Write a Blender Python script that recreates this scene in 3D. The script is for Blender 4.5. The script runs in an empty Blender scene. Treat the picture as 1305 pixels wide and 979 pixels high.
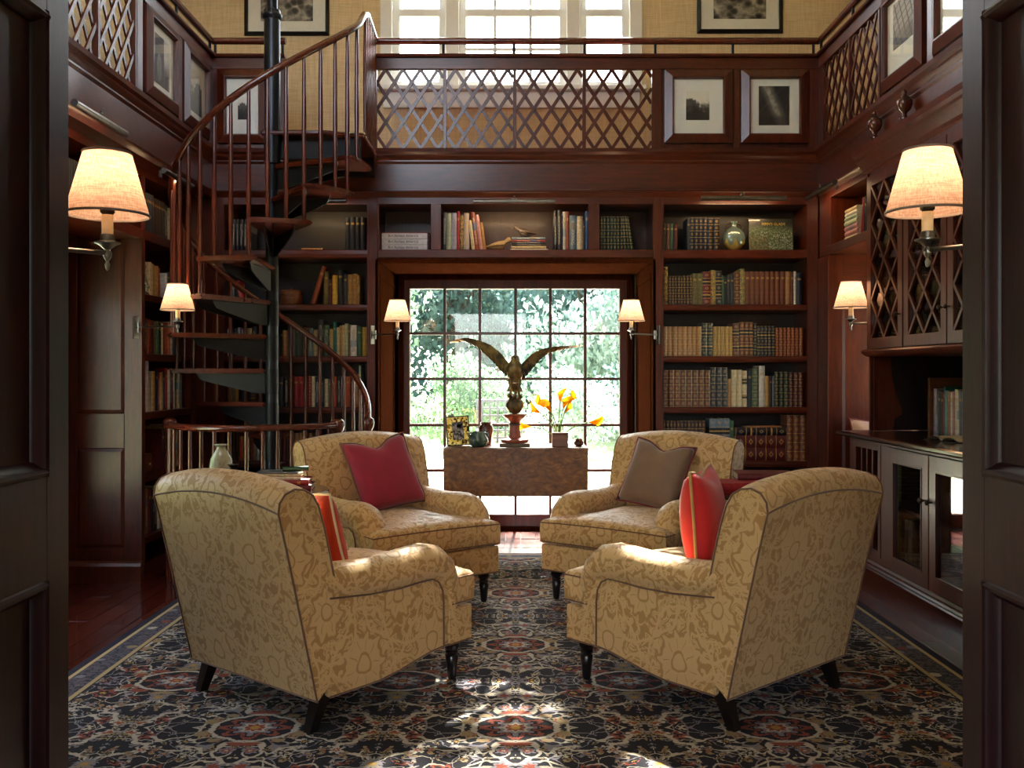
import bpy, bmesh, math, random
from mathutils import Vector, Matrix, Euler
PI = math.pi
random.seed(7)
SC = bpy.context.scene
COL = SC.collection

# ------------------------------------------------------------------ camera, sky, sun, exposure
EYE, FOC = 1.25, 1195.0                        # eye height (m), focal length (pixels of the 1305 x 979 frame)
cam = bpy.data.cameras.new('camera')
cam.sensor_fit = 'HORIZONTAL'; cam.sensor_width = 36.0
cam.lens = 36.0 * FOC / 1305.0
cam.shift_x = -4.5 / 1305.0; cam.shift_y = -14.5 / 1305.0
cam.clip_start = 0.05; cam.clip_end = 300
camo = bpy.data.objects.new('camera', cam); COL.objects.link(camo)
camo.location = (0, 0, EYE); camo.rotation_euler = (PI / 2, 0, 0)
SC.camera = camo

world = bpy.data.worlds.new('sky'); SC.world = world; world.use_nodes = True
wn = world.node_tree; wn.nodes.clear()
sky = wn.nodes.new('ShaderNodeTexSky'); sky.sky_type = 'NISHITA'; sky.sun_disc = False
sky.sun_elevation = math.radians(46); sky.sun_rotation = 0.0; sky.air_density = 1.0; sky.dust_density = 2.0; sky.ozone_density = 1.0
bgn = wn.nodes.new('ShaderNodeBackground'); bgn.inputs[1].default_value = 0.55
won = wn.nodes.new('ShaderNodeOutputWorld')
hsv = wn.nodes.new('ShaderNodeHueSaturation'); hsv.inputs['Saturation'].default_value = .45      # thin haze over the blue
wn.links.new(sky.outputs[0], hsv.inputs['Color']); wn.links.new(hsv.outputs[0], bgn.inputs[0]); wn.links.new(bgn.outputs[0], won.inputs[0])

sunl = bpy.data.lights.new('sun', 'SUN'); sunl.energy = 26.0; sunl.angle = math.radians(0.8); sunl.color = (1.0, 0.93, 0.82)
suno = bpy.data.objects.new('sun', sunl); COL.objects.link(suno)
suno.rotation_euler = Vector((-0.03, -math.cos(math.radians(46)), -math.sin(math.radians(46)))).to_track_quat('-Z', 'Y').to_euler()

SC.view_settings.view_transform = 'Standard'; SC.view_settings.look = 'None'
SC.view_settings.gamma = 1.0; SC.view_settings.use_curve_mapping = False
SC.view_settings.exposure = 1.95
SC.cycles.use_denoising = True
SC.cycles.max_bounces = 8; SC.cycles.diffuse_bounces = 4; SC.cycles.glossy_bounces = 4
SC.cycles.transmission_bounces = 6; SC.cycles.transparent_max_bounces = 16
SC.cycles.sample_clamp_indirect = 8.0
SC.cycles.caustics_reflective = False; SC.cycles.caustics_refractive = False

def portal(name, loc, rot, sx, sy):            # guides sky sampling through a window opening
    l = bpy.data.lights.new(name, 'AREA'); l.shape = 'RECTANGLE'; l.size = sx; l.size_y = sy; l.cycles.is_portal = True
    o = bpy.data.objects.new(name, l); COL.objects.link(o); o.location = loc; o.rotation_euler = rot
    return o

# ------------------------------------------------------------------ measures of the room (metres)
YB = 6.52            # face of the back bookcases and of the gallery above them
YW = 7.46            # outer wall behind
XG = 2.11            # face of the side galleries
XL = -2.22           # face of the left shelves
XO = 2.72            # side walls (inner face)
PXM = FOC / YB       # photo pixels per metre on the bookcase face
YF = 1.97            # inner face of the doorway wall
ZC = 5.4             # ceiling
def PT(px, py, Y): return ((px - 657) * Y / FOC, Y, EYE + (475 - py) * Y / FOC)
def ZB(py): return EYE + (475 - py) / PXM
def XB(px): return (px - 657) / PXM

# ------------------------------------------------------------------ mesh helper
class Mb:
    def __init__(s): s.v = []; s.f = []
    def add(s, vs, fs):
        n = len(s.v); s.v += [tuple(p) for p in vs]; s.f += [tuple(i + n for i in f) for f in fs]; return s
    def box(s, x0, x1, y0, y1, z0, z1):
        if x0 > x1: x0, x1 = x1, x0
        if y0 > y1: y0, y1 = y1, y0
        if z0 > z1: z0, z1 = z1, z0
        return s.add([(x0,y0,z0),(x1,y0,z0),(x1,y1,z0),(x0,y1,z0),(x0,y0,z1),(x1,y0,z1),(x1,y1,z1),(x0,y1,z1)],
              [(0,3,2,1),(4,5,6,7),(0,1,5,4),(1,2,6,5),(2,3,7,6),(3,0,4,7)])
    def prism(s, poly, axis, a, b):
        m = {'x': lambda t,p: (t,p[0],p[1]), 'y': lambda t,p: (p[0],t,p[1]), 'z': lambda t,p: (p[0],p[1],t)}[axis]
        n = len(poly)
        vs = [m(a,p) for p in poly] + [m(b,p) for p in poly]
        fs = [tuple(range(n)), tuple(range(2*n-1, n-1, -1))] + [(i, i+n, (i+1)%n+n, (i+1)%n) for i in range(n)]
        return s.add(vs, fs)
    def lathe(s, prof, c=(0,0,0), n=20, sx=1, sy=1):
        vs = []; k = len(prof)
        for r, z in prof:
            for i in range(n):
                a = 2*PI*i/n; vs.append((c[0]+r*sx*math.cos(a), c[1]+r*sy*math.sin(a), c[2]+z))
        fs = [(j*n+i, j*n+(i+1)%n, (j+1)*n+(i+1)%n, (j+1)*n+i) for j in range(k-1) for i in range(n)]
        if prof[0][0] > 1e-5: fs.append(tuple(range(n-1, -1, -1)))
        if prof[-1][0] > 1e-5: fs.append(tuple(range((k-1)*n, k*n)))
        return s.add(vs, fs)
    def tube(s, pts, r, n=8, closed=False, flat=1.0):
        pts = [Vector(p) for p in pts]; m = len(pts)
        rs = r if isinstance(r, (list, tuple)) else [r]*m
        tg = []
        for i in range(m):
            a = pts[i-1] if (i > 0 or closed) else pts[i]; b = pts[(i+1) % m] if (i < m-1 or closed) else pts[i]
            t = (b - a); tg.append(t.normalized() if t.length > 1e-9 else Vector((0,0,1)))
        up = Vector((0,0,1)) if abs(tg[0].z) < .9 else Vector((0,1,0))
        u = tg[0].cross(up).normalized(); vs = []
        for i in range(m):
            u = (u - tg[i]*u.dot(tg[i]))
            u = u.normalized() if u.length > 1e-6 else tg[i].orthogonal().normalized()
            w = tg[i].cross(u)
            for k in range(n):
                a = 2*PI*k/n; vs.append(pts[i] + (u*math.cos(a) + w*math.sin(a)*flat)*rs[i])
        q = m if closed else m-1
        fs = [(i*n+k, i*n+(k+1)%n, ((i+1)%m)*n+(k+1)%n, ((i+1)%m)*n+k) for i in range(q) for k in range(n)]
        if not closed: fs += [tuple(range(n-1,-1,-1)), tuple(range((m-1)*n, m*n))]
        return s.add(vs, fs)
    def bar(s, a, b, w, t, up=(0,0,1)):            # rectangular bar from a to b: w across, t along 'up'
        a = Vector(a); b = Vector(b); d = (b-a).normalized(); up = Vector(up)
        x = d.cross(up).normalized(); y = x.cross(d).normalized(); vs = []
        for p in (a, b):
            for i, j in ((-1,-1),(1,-1),(1,1),(-1,1)): vs.append(p + x*(w/2*i) + y*(t/2*j))
        return s.add(vs, [(3,2,1,0),(4,5,6,7),(0,1,5,4),(1,2,6,5),(2,3,7,6),(3,0,4,7)])
    def grid(s, fn, nu, nv, cu=False, cv=False):
        vs = [fn(i/(nu if cu else nu-1), j/(nv if cv else nv-1)) for i in range(nu) for j in range(nv)]
        fs = [(i*nv+j, ((i+1)%nu)*nv+j, ((i+1)%nu)*nv+(j+1)%nv, i*nv+(j+1)%nv)
              for i in range(nu if cu else nu-1) for j in range(nv if cv else nv-1)]
        return s.add(vs, fs)
    def frame(s, x0, x1, z0, z1, w, y0, y1):       # mitred rectangular ring in the XZ plane
        vs = []
        for y in (y0, y1):
            vs += [(x0,y,z0),(x1,y,z0),(x1,y,z1),(x0,y,z1),(x0+w,y,z0+w),(x1-w,y,z0+w),(x1-w,y,z1-w),(x0+w,y,z1-w)]
        fs = []
        for i in range(4):
            j = (i+1) % 4
            fs += [(i,j,j+4,i+4),(i+8,i+12,j+12,j+8),(i,i+8,j+8,j),(i+4,j+4,j+12,i+12)]
        return s.add(vs, fs)
    def xf(s, mat): s.v = [tuple(mat @ Vector(p)) for p in s.v]; return s
    def mesh(s, name, smooth=None, bevel=0, uv=False, seg=1):
        me = bpy.data.meshes.new(name); me.from_pydata(s.v, [], s.f)
        bm = bmesh.new(); bm.from_mesh(me)
        bmesh.ops.recalc_face_normals(bm, faces=bm.faces)
        if bevel: bmesh.ops.bevel(bm, geom=[e for e in bm.edges if e.is_manifold and e.calc_face_angle(0) > .5], offset=bevel, segments=seg, affect='EDGES', clamp_overlap=True)
        if uv:
            L = bm.loops.layers.uv.new('UVMap')
            for f in bm.faces:
                nx, ny, nz = (abs(c) for c in f.normal)
                for lp in f.loops:
                    x, y, z = lp.vert.co
                    lp[L].uv = (y, z) if nx > max(ny, nz) else ((x, z) if ny >= nz else (x, y))
        bm.to_mesh(me); bm.free()
        if smooth:
            for p in me.polygons: p.use_smooth = True
            me.set_sharp_from_angle(angle=math.radians(smooth))
        return me
    def build(s, name, mat, parent=None, loc=None, **kw):
        return mk(name, s.mesh(name, **kw), mat, parent, loc)

def mk(name, me, mat, parent=None, loc=None):
    if mat is not None and not me.materials: me.materials.append(mat)
    o = bpy.data.objects.new(name, me); COL.objects.link(o)
    if parent is not None: o.parent = parent
    if loc is not None: o.location = loc
    return o
def tag(o, label, cat, group=None):
    o['label'] = label; o['category'] = cat
    if group: o['group'] = group
    return o
def struct(o, label=None, cat=None):
    o['kind'] = 'structure'
    if label: o['label'] = label; o['category'] = cat
    return o
def thing(name, label, cat, loc=(0,0,0), rz=0.0, group=None):
    o = bpy.data.objects.new(name, None); COL.objects.link(o); o.empty_display_size = .05
    o.location = loc; o.rotation_euler = (0,0,rz)
    return tag(o, label, cat, group)
def dup(o, parent=None):
    c = o.copy(); COL.objects.link(c)
    if parent is not None: c.parent = parent
    for ch in [k for k in KIDS.get(o.name, o.children)]: dup(ch, c)
    return c
KIDS = {}
def B(*a): return Mb().box(*a)

# ------------------------------------------------------------------ shader helper
def lin(h):
    h = h.lstrip('#'); c = [int(h[i:i+2], 16)/255 for i in (0,2,4)]
    return tuple(((x+.055)/1.055)**2.4 if x > .04045 else x/12.92 for x in c) + (1,)
class Sk:
    """a float socket with arithmetic"""
    def __init__(s, nt, o): s.nt = nt; s.o = o
    def _m(s, op, *ar, clamp=False):
        n = s.nt.nodes.new('ShaderNodeMath'); n.operation = op; n.use_clamp = clamp
        for i, a in enumerate((s,)+ar):
            if isinstance(a, Sk): s.nt.links.new(a.o, n.inputs[i])
            else: n.inputs[i].default_value = a
        return Sk(s.nt, n.outputs[0])
    def __add__(s,b): return s._m('ADD',b)
    __radd__ = __add__
    def __sub__(s,b): return s._m('SUBTRACT',b)
    def __rsub__(s,b): return (s*-1.0)+b
    def __mul__(s,b): return s._m('MULTIPLY',b)
    __rmul__ = __mul__
    def __truediv__(s,b): return s._m('DIVIDE',b)
    def sin(s): return s._m('SINE')
    def cos(s): return s._m('COSINE')
    def abs(s): return s._m('ABSOLUTE')
    def sqrt(s): return s._m('SQRT')
    def frac(s): return s._m('FRACT')
    def floor(s): return s._m('FLOOR')
    def ping(s,b): return s._m('PINGPONG',b)
    def min(s,b): return s._m('MINIMUM',b)
    def max(s,b): return s._m('MAXIMUM',b)
    def atan2(s,b): return s._m('ARCTAN2',b)
    def lt(s,b): return s._m('LESS_THAN',b)
    def gt(s,b): return s._m('GREATER_THAN',b)
    def sm(s, a, b, lo=0.0, hi=1.0):
        n = s.nt.nodes.new('ShaderNodeMapRange'); n.interpolation_type = 'SMOOTHSTEP'
        s.nt.links.new(s.o, n.inputs[0])
        for i, x in enumerate((a,b,lo,hi)): n.inputs[i+1].default_value = x
        return Sk(s.nt, n.outputs[0])
class Mat:
    def __init__(s, name, **kw):
        s.m = bpy.data.materials.new(name); s.m.use_nodes = True; s.nt = s.m.node_tree
        s.b = s.nt.nodes['Principled BSDF']; s.out = s.nt.nodes['Material Output']
        for k, v in kw.items(): s.set(k, v)
    def n(s, t, **kw):
        x = s.nt.nodes.new('ShaderNode'+t)
        for k, v in kw.items(): setattr(x, k, v)
        return x
    def link(s, a, b): s.nt.links.new(a.o if isinstance(a, Sk) else a, b)
    def set(s, k, v):
        k = {'color':'Base Color','rough':'Roughness','metal':'Metallic','coat':'Coat Weight','coatr':'Coat Roughness','spec':'Specular IOR Level',
             'emit':'Emission Color','emits':'Emission Strength','sheen':'Sheen Weight','alpha':'Alpha'}.get(k, k)
        if isinstance(v, str): v = lin(v)
        if isinstance(v, Sk): s.link(v, s.b.inputs[k])
        elif isinstance(v, bpy.types.NodeSocket): s.link(v, s.b.inputs[k])
        else: s.b.inputs[k].default_value = v
    def coord(s, kind='Object', scale=(1,1,1)):
        t = s.n('TexCoord'); mp = s.n('Mapping'); mp.inputs['Scale'].default_value = scale
        s.link(t.outputs[kind], mp.inputs[0]); return mp.outputs[0]
    def sep(s, vec):
        x = s.n('SeparateXYZ'); s.link(vec, x.inputs[0]); return [Sk(s.nt, o) for o in x.outputs]
    def comb(s, x, y, z=0.0):
        c = s.n('CombineXYZ')
        for i, a in enumerate((x,y,z)):
            if isinstance(a, Sk): s.link(a, c.inputs[i])
            else: c.inputs[i].default_value = a
        return c.outputs[0]
    def noise(s, vec, scale, detail=3, rough=.5, dist=0.0):
        t = s.n('TexNoise'); t.inputs['Scale'].default_value = scale; t.inputs['Detail'].default_value = detail
        t.inputs['Roughness'].default_value = rough; t.inputs['Distortion'].default_value = dist
        s.link(vec, t.inputs['Vector']); return Sk(s.nt, t.outputs[0])
    def vor(s, vec, scale, rnd=1.0, feat='F1'):
        t = s.n('TexVoronoi', feature=feat); t.inputs['Scale'].default_value = scale; t.inputs['Randomness'].default_value = rnd
        s.link(vec, t.inputs['Vector']); return t
    def mix(s, f, a, b):
        x = s.n('Mix', data_type='RGBA')
        for k, v in ((0,f),(6,a),(7,b)):
            if isinstance(v, str): v = lin(v)
            if isinstance(v, (Sk, bpy.types.NodeSocket)): s.link(v, x.inputs[k])
            else: x.inputs[k].default_value = v
        return x.outputs[2]
    def ramp(s, f, stops, const=False):
        r = s.n('ValToRGB'); cr = r.color_ramp
        if const: cr.interpolation = 'CONSTANT'
        while len(cr.elements) < len(stops): cr.elements.new(.5)
        for e, (p, c) in zip(cr.elements, stops): e.position = p; e.color = lin(c) if isinstance(c, str) else c
        s.link(f, r.inputs[0]); return r.outputs[0]
    def bump(s, h, strength=.2, dist=.01):
        b = s.n('Bump'); b.inputs['Strength'].default_value = strength; b.inputs['Distance'].default_value = dist
        s.link(h, b.inputs['Height']); s.link(b.outputs[0], s.b.inputs['Normal'])

def wood(name, light, dark, rough=.32, axis='z', sc=1.0, coat=.2):
    m = Mat(name, rough=rough, coat=coat, coatr=.18)
    st = {'x': (.9,9,9), 'y': (9,.9,9), 'z': (9,9,.9)}[axis]
    v = m.coord('Object', tuple(a*sc for a in st))
    n1 = m.noise(v, 3.0, 5, .6, 1.2); n2 = m.noise(v, 22.0, 2, .5)
    f = (n1*.75 + n2*.35).sm(.3, .8)
    m.set('color', m.mix(f, dark, light)); m.bump(n2, .05, .002)
    return m.m
def plain(name, col, rough=.5, metal=0.0, var=1.0, **kw):
    m = Mat(name, color=col, rough=rough, metal=metal, **kw)
    v = m.coord('Object'); n = m.noise(v, 30, 3, .6)
    c = lin(col) if isinstance(col, str) else col
    m.set('color', m.mix(n.sm(.3,.7), tuple(a*(1-.15*var) for a in c[:3])+(1,), tuple(min(1,a*(1+.1*var)) for a in c[:3])+(1,)))
    return m.m

WZ = wood('cherry_vertical', '#62240c', '#380f05', axis='z'); WX = wood('cherry_across', '#62240c', '#380f05', axis='x'); WY = wood('cherry_along', '#62240c', '#380f05', axis='y')
WD = wood('door_mahogany', '#38161a', '#220c0d', .40, 'z', 1.0, .08)
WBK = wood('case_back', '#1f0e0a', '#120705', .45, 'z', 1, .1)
WSTAIR = wood('stair_mahogany', '#6a2c1b', '#46180e', .24, 'z', 1.5, .6)
WDESK = None
BLACK_METAL = Mat('black_steel', color='#0e0f12', rough=.5, spec=.3).m
WD.node_tree.nodes['Principled BSDF'].inputs['Specular IOR Level'].default_value = .22
BRASS = plain('aged_brass', '#9a8358', .3, 1.0)
PEWTER = plain('pewter', '#8d8a86', .3, 1.0)
BRONZE = plain('dark_bronze', '#4d4236', .4, .9)

# ------------------------------------------------------------------ more materials
def glass_mat(name, tint=(1,1,1,1), f0=.04):
    m = Mat(name); nt = m.nt
    tr = m.n('BsdfTransparent'); tr.inputs[0].default_value = tint
    gl = m.n('BsdfGlossy'); gl.inputs['Roughness'].default_value = .02
    lw = m.n('LayerWeight'); lw.inputs[0].default_value = .5
    f = Sk(nt, lw.outputs['Facing'])._m('POWER', 5.0)*(1-f0) + f0
    mx = m.n('MixShader')
    m.link(f, mx.inputs[0]); m.link(tr.outputs[0], mx.inputs[1]); m.link(gl.outputs[0], mx.inputs[2])
    m.link(mx.outputs[0], m.out.inputs[0]); return m.m
GLASS = glass_mat('window_glass', (.97,.99,.985,1)); CABGLASS = glass_mat('cabinet_glass', (.8,.8,.8,1), .14); PICGLASS = glass_mat('picture_glass', (1,1,1,1), .02)

def grasscloth():
    m = Mat('grasscloth', rough=.85); v = m.coord('Object')
    x, y, z = m.sep(v)
    a = m.noise(m.comb(x*160.0, y*160.0, z*7.0), 1.0, 2); b = m.noise(m.comb(x*7.0, y*7.0, z*150.0), 1.0, 2)
    m.set('color', m.mix((a+b).sm(.7,1.3), '#d6b98c', '#e8d1ac')); m.bump(a+b, .1, .003); return m.m
WALLP = grasscloth()
WHITE = plain('white_paint', '#f2f1ee', .45, var=.15); CEILM = plain('ceiling_paint', '#efe6d6', .8, var=.2)
PLASTER = plain('cream_plaster', '#d9cbb2', .8, var=.2)

def damask(name, ground, figure, scale=2.9, rough=.62, gr=.5):
    """two-tone woven damask: big flower heads, round vines and leaves"""
    m = Mat(name, rough=rough, sheen=.25)
    u0, v0, _ = m.sep(m.coord('UV'))
    w = m.comb(u0, v0, 0.0)
    na = m.noise(w, 9, 2) - .5; nb = m.noise(m.comb(v0+3.7, u0+1.3), 9, 2) - .5
    u = u0*scale + na*.16; v = v0*(scale*.82) + nb*.16
    # organic acanthus filigree between the flower heads
    wv = m.comb(u0+na*.05, v0+nb*.05)
    leaf = m.noise(wv, 17.0, 1, .4, 2.6).sm(.455,.485)
    leaf2 = (m.noise(wv, 17.0, 1, .4, 2.6)-.62).abs().sm(.012,.028)      # mid-ribs
    f = leaf*leaf2
    for ox, oy, R, pet, ph in ((0,0,.25,9,.4),(.5,.5,.19,7,1.3)):
        x = (u+ox).frac()-.5; y = (v+oy).frac()-.5
        r = (x*x+y*y).sqrt(); th = y.atan2(x)
        edge = ((th*pet+ph).cos()*.13 + (th*(2*pet)+1.0).cos()*.06 + 1.0)*R
        fl = (edge - r).sm(0,.016)
        vein = ((th*(pet*.5)+ph*.5).sin().abs()).sm(.04,.16).max((r-R*.78).sm(0,.02)).max((R*.5-r).sm(0,.02))
        eye = ((r-R*.36).abs()).sm(.004,.016)
        f = (f*(r-edge).sm(.018,.034)).max(fl*vein*eye)
        f = f.max(((r-.43+(th*3.0+ph).sin()*.05).abs()).sm(.020,.010)*(r-edge).sm(.018,.034))
    m.set('color', m.mix(f, ground, figure))
    m.set('rough', f.sm(0,1,rough+.1,rough-.18))
    weave = m.noise(m.comb(u0*900.0, v0*260.0), 1.0, 1)
    m.bump(weave*.4 + f*.6, .25, .002); return m.m
DAMASK = damask('gold_damask', '#b78b50', '#d8b27a')

def cloth(name, col, rough=.8, sheen=.3):
    m = Mat(name, rough=rough, sheen=sheen); v = m.coord('Object')
    x, y, z = m.sep(v)
    n = m.noise(v, 12, 3); wv = (x*1400.0).sin()*(z*1400.0).sin()
    c = lin(col); m.set('color', m.mix(n.sm(.2,.8), tuple(a*.82 for a in c[:3])+(1,), c)); m.bump(wv*.5+n, .12, .002); return m.m
CRIMSON = cloth('crimson_cotton', '#a01c36'); SCARLET = cloth('scarlet_cotton', '#d01f22'); ORANGE = cloth('orange_cotton', '#d8431f')
TAUPE = cloth('taupe_sateen', '#8d6f57', .55); CREAM = cloth('cream_cotton', '#ead9b8'); PIPE = cloth('brown_cord', '#7a5233'); PIPE_RED = cloth('red_cord', '#8c2028'); PIPE_GOLD = cloth('gold_cord', '#c9a35e')
PINKCUSH = cloth('pale_cushion', '#d9b08e')
LEGM = Mat('ebonised_wood', color='#120d0c', rough=.3, coat=.4).m

def rugmat():
    m = Mat('oriental_rug', rough=.9, spec=.12, sheen=.06)
    x, y, _ = m.sep(m.coord('Object'))
    NAVY = '#15121b'; CREAMC = '#b9b0a1'; RUST = '#8c4433'; GREY = '#7f7a82'; TAN = '#94805f'; GOLD = '#b98a3c'; MAUVE = '#6a5a62'
    # mirrored repeat, as hand-knotted all-over fields have
    P, Q = .60, .66
    fx = (x*1.32+12.0).ping(P); fy = (y*1.32+.30).ping(Q)
    base = m.comb(fx, fy)
    na = m.noise(base, 8, 3, .6) - .5; nb = m.noise(m.comb(fy+5.1, fx+2.2), 8, 3, .6) - .5
    wx = fx + na*.09; wy = fy + nb*.09; W = m.comb(wx, wy)
    jag = m.noise(base, 60, 2, .7)
    col = m.mix(m.noise(base, 5, 2).sm(.3,.7), NAVY, '#181620')
    def over(mask, c):
        nonlocal col
        col = m.mix(mask, col, c)
    # scrolling vines: contour lines of a slow noise
    for sc, c, wd, off in ((5.0, GREY, .015, 3.3), (3.6, CREAMC, .020, 0.0), (5.6, CREAMC, .014, 8.1)):
        nn = m.noise(m.comb(wx+off, wy), sc, 1, .4, .6)
        over(((nn-.5).abs() + (jag-.5)*.012).sm(wd, wd*.55), c)
    # leaves and small flowers scattered on jittered cells
    def flowers(scale, R, pet, cols, core, off, depth=.28):
        nonlocal col
        t = m.vor(m.comb(wx+off, wy+off), scale, .75)
        px, py, _z = m.sep(t.outputs['Position'])
        dx = (wx+off) - px/1.0; dy = (wy+off) - py/1.0
        r = (dx*dx+dy*dy).sqrt(); th = dy.atan2(dx)
        rr = m.sep(t.outputs['Color'])
        ed = ((th*pet + rr[1]*6.0).cos()*depth + 1.0 + (jag-.5)*.9) * R * (rr[2]*.5+.6)
        mask = (ed - r).sm(0,.004)
        over(mask, m.ramp(rr[0], [(i/len(cols), c) for i, c in enumerate(cols)], True))
        over((ed*.62 - r).sm(0,.003), m.ramp(rr[1], [(i/len(core), c) for i, c in enumerate(core)], True))
        over((ed*.26 - r).sm(0,.003), m.ramp(rr[2], [(0,CREAMC),(.4,RUST),(.7,GOLD)], True))
    flowers(9.0, .026, 4, [GREY, '#b3a58c', TAN, GREY, CREAMC], [NAVY, CREAMC, MAUVE, NAVY], 1.7, .5)
    flowers(5.6, .048, 6, [CREAMC, TAN, GREY, CREAMC, GREY, RUST], [NAVY, RUST, TAN, NAVY], 0.0)
    # oval wreath medallions with a rosette
    for cx, cy in ((P, 0.0), (0.0, Q)):
        dx = (wx-cx)*.82; dy = (wy-cy)*1.0
        r = (dx*dx+dy*dy).sqrt(); th = dy.atan2(dx)
        over((.150-r).sm(0,.006), NAVY)
        over(((r-.155).abs() + (jag-.5)*.02).sm(.013,.007), CREAMC)
        ed = ((th*8.0).cos()*.22 + 1.0 + (jag-.5)*.5)
        over((ed*.115 - r).sm(0,.004), RUST); over((ed*.092 - r).sm(0,.004), NAVY)
        over((ed*.078 - r).sm(0,.004), GREY); over((ed*.055 - r).sm(0,.004), CREAMC); over((ed*.036 - r).sm(0,.004), RUST); over((ed*.016-r).sm(0,.004), GOLD)
        lv = ((r-.195).abs() - ((th*12.0).sin()*.5+.5)*.030 + .006).sm(.004,-.004)
        over(lv, m.mix((th*3.0).sin().sm(-.2,.2), TAN, RUST))
    # border: distance in from the long edges (rug is 3.72 wide, centred on x = 0)
    ed = 1.86 - x.abs()
    ey = (y - 2.25).min(6.44 - y); ed = ed.min(ey)
    bn = m.noise(m.comb(x,y), 26, 3, .6)
    band = m.mix((bn-.5).abs().sm(.05,.02), '#5b5660', '#2b2834')
    t = m.vor(m.comb(x,y), 9.5, .6)
    bd = Sk(m.nt, t.outputs['Distance']); rc = m.sep(t.outputs['Color'])[0]
    band = m.mix((bd+(jag-.5)*.2).sm(.30,.25), band, m.ramp(rc, [(0,GREY),(.3,CREAMC),(.6,RUST),(.85,TAN)], True))
    col = m.mix(ed.sm(.185,.181), col, '#221f2b')
    col = m.mix(ed.sm(.178,.174), col, '#b79f72')
    col = m.mix(ed.sm(.158,.154), col, band)
    col = m.mix(ed.sm(.060,.056), col, '#c0a878')
    col = m.mix(ed.sm(.042,.038), col, '#221e30')
    m.set('color', col)
    pile = m.noise(m.comb(x,y), 420, 2); m.bump(pile, .35, .003); return m.m
RUG = rugmat()

def floorwood():
    m = Mat('floor_cherry', rough=.22, coat=.5, coatr=.08); v = m.coord('Object', (10,.8,10))
    info = m.n('ObjectInfo'); rnd = Sk(m.nt, info.outputs['Random'])
    n = m.noise(v, 3, 4, .6, 1.0)
    c = m.mix(n.sm(.3,.7), '#3c150f', '#5d2417'); c2 = m.mix(n.sm(.3,.7), '#471a12', '#6b2d1d')
    m.set('color', m.mix(rnd, c, c2)); m.bump(n, .03, .001); return m.m
FLOORW = floorwood()

# ------------------------------------------------------------------ the shell of the room
FLOOR = struct(B(-3.4, 3.4, YF-.15, YW+.12, -.08, -.012).build('floor', plain('subfloor', '#2a120c', .5)), 'dark red cherry plank floor around the patterned rug', 'floor')
random.seed(3)
pw = .115; nplank = 0
for i in range(47):
    x0 = -2.72 + i*pw; y = 1.9 - random.random()*1.2
    while y < YW-.02:
        L = random.choice((1.2,1.5,1.8,2.1)); a = max(y,1.9); b = min(y+L, YW-.02)
        if b-a > .08 and x0+pw <= 2.74:
            B(x0+.001, x0+pw-.001, a+.001, b-.001, -.012, 0).build('plank', FLOORW, FLOOR, bevel=.0012)
        y += L
HALLF = struct(B(-2.4, 2.4, -3.3, YF-.15, -.08, 0).build('floor_hall', plain('hall_floor', '#6b4a34', .35)), 'plain wooden floor of the hall before the doorway', 'floor')

def wallp(name, boxes, mat, label=None):
    b = Mb()
    for bx in boxes: b.box(*bx)
    return struct(b.build(name, mat), label or 'beige grasscloth papered wall above the gallery', 'wall')
# back wall: opening for the garden window below and the triple window above
WL0, WL1, WZ0, WZ1 = -.90, .90, 0.0, 2.0
UX0, UX1, UZ0, UZ1 = -1.03, .97, 3.50, 5.15
wallp('wall_back', [(-XO-.1, WL0, YW, YW+.12, 0, UZ0), (WL1, XO+.1, YW, YW+.12, 0, UZ0), (WL0, WL1, YW, YW+.12, WZ1, UZ0),
      (-XO-.1, UX0, YW, YW+.12, UZ0, ZC), (UX1, XO+.1, YW, YW+.12, UZ0, ZC), (UX0, UX1, YW, YW+.12, UZ1, ZC)], WALLP, 'beige grasscloth wall behind the gallery with the white triple window')
# left wall with its alcove window, right wall with a seat window
LY0, LY1, LZ0, LZ1 = 3.60, 5.05, .40, 1.80
wallp('wall_left', [(-XO-.12, -XO, YF, LY0, 0, ZC), (-XO-.12, -XO, LY1, YW, 0, ZC), (-XO-.12, -XO, LY0, LY1, 0, LZ0), (-XO-.12, -XO, LY0, LY1, LZ1, ZC)], WALLP)
RY0, RY1, RZ0, RZ1 = 5.66, 6.25, .55, 1.95
wallp('wall_right', [(XO, XO+.12, YF, RY0, 0, ZC), (XO, XO+.12, RY1, YW, 0, ZC), (XO, XO+.12, RY0, RY1, 0, RZ0), (XO, XO+.12, RY0, RY1, RZ1, ZC)], WALLP)
# doorway wall (towards the hall) with an unseen opening added high up to let in fill light
FX0, FX1, FZ0, FZ1 = -2.2, -.5, 3.5, 4.9
wallp('wall_front', [(-XO, -.952, YF-.12, YF, 0, 3.0), (.952, XO, YF-.12, YF, 0, 3.0), (-.952, .952, YF-.12, YF, 2.09, 3.0),
      (-XO, XO, YF-.12, YF, 3.0, FZ0), (-XO, FX0, YF-.12, YF, FZ0, ZC), (FX1, XO, YF-.12, YF, FZ0, ZC), (FX0, FX1, YF-.12, YF, FZ1, ZC)], PLASTER, 'cream plaster wall around the doorway')
struct(B(-XO-.12, XO+.12, YF-.12, YW+.12, ZC, ZC+.1).build('ceiling', CEILM), 'cream ceiling high over the gallery', 'ceiling')
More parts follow.
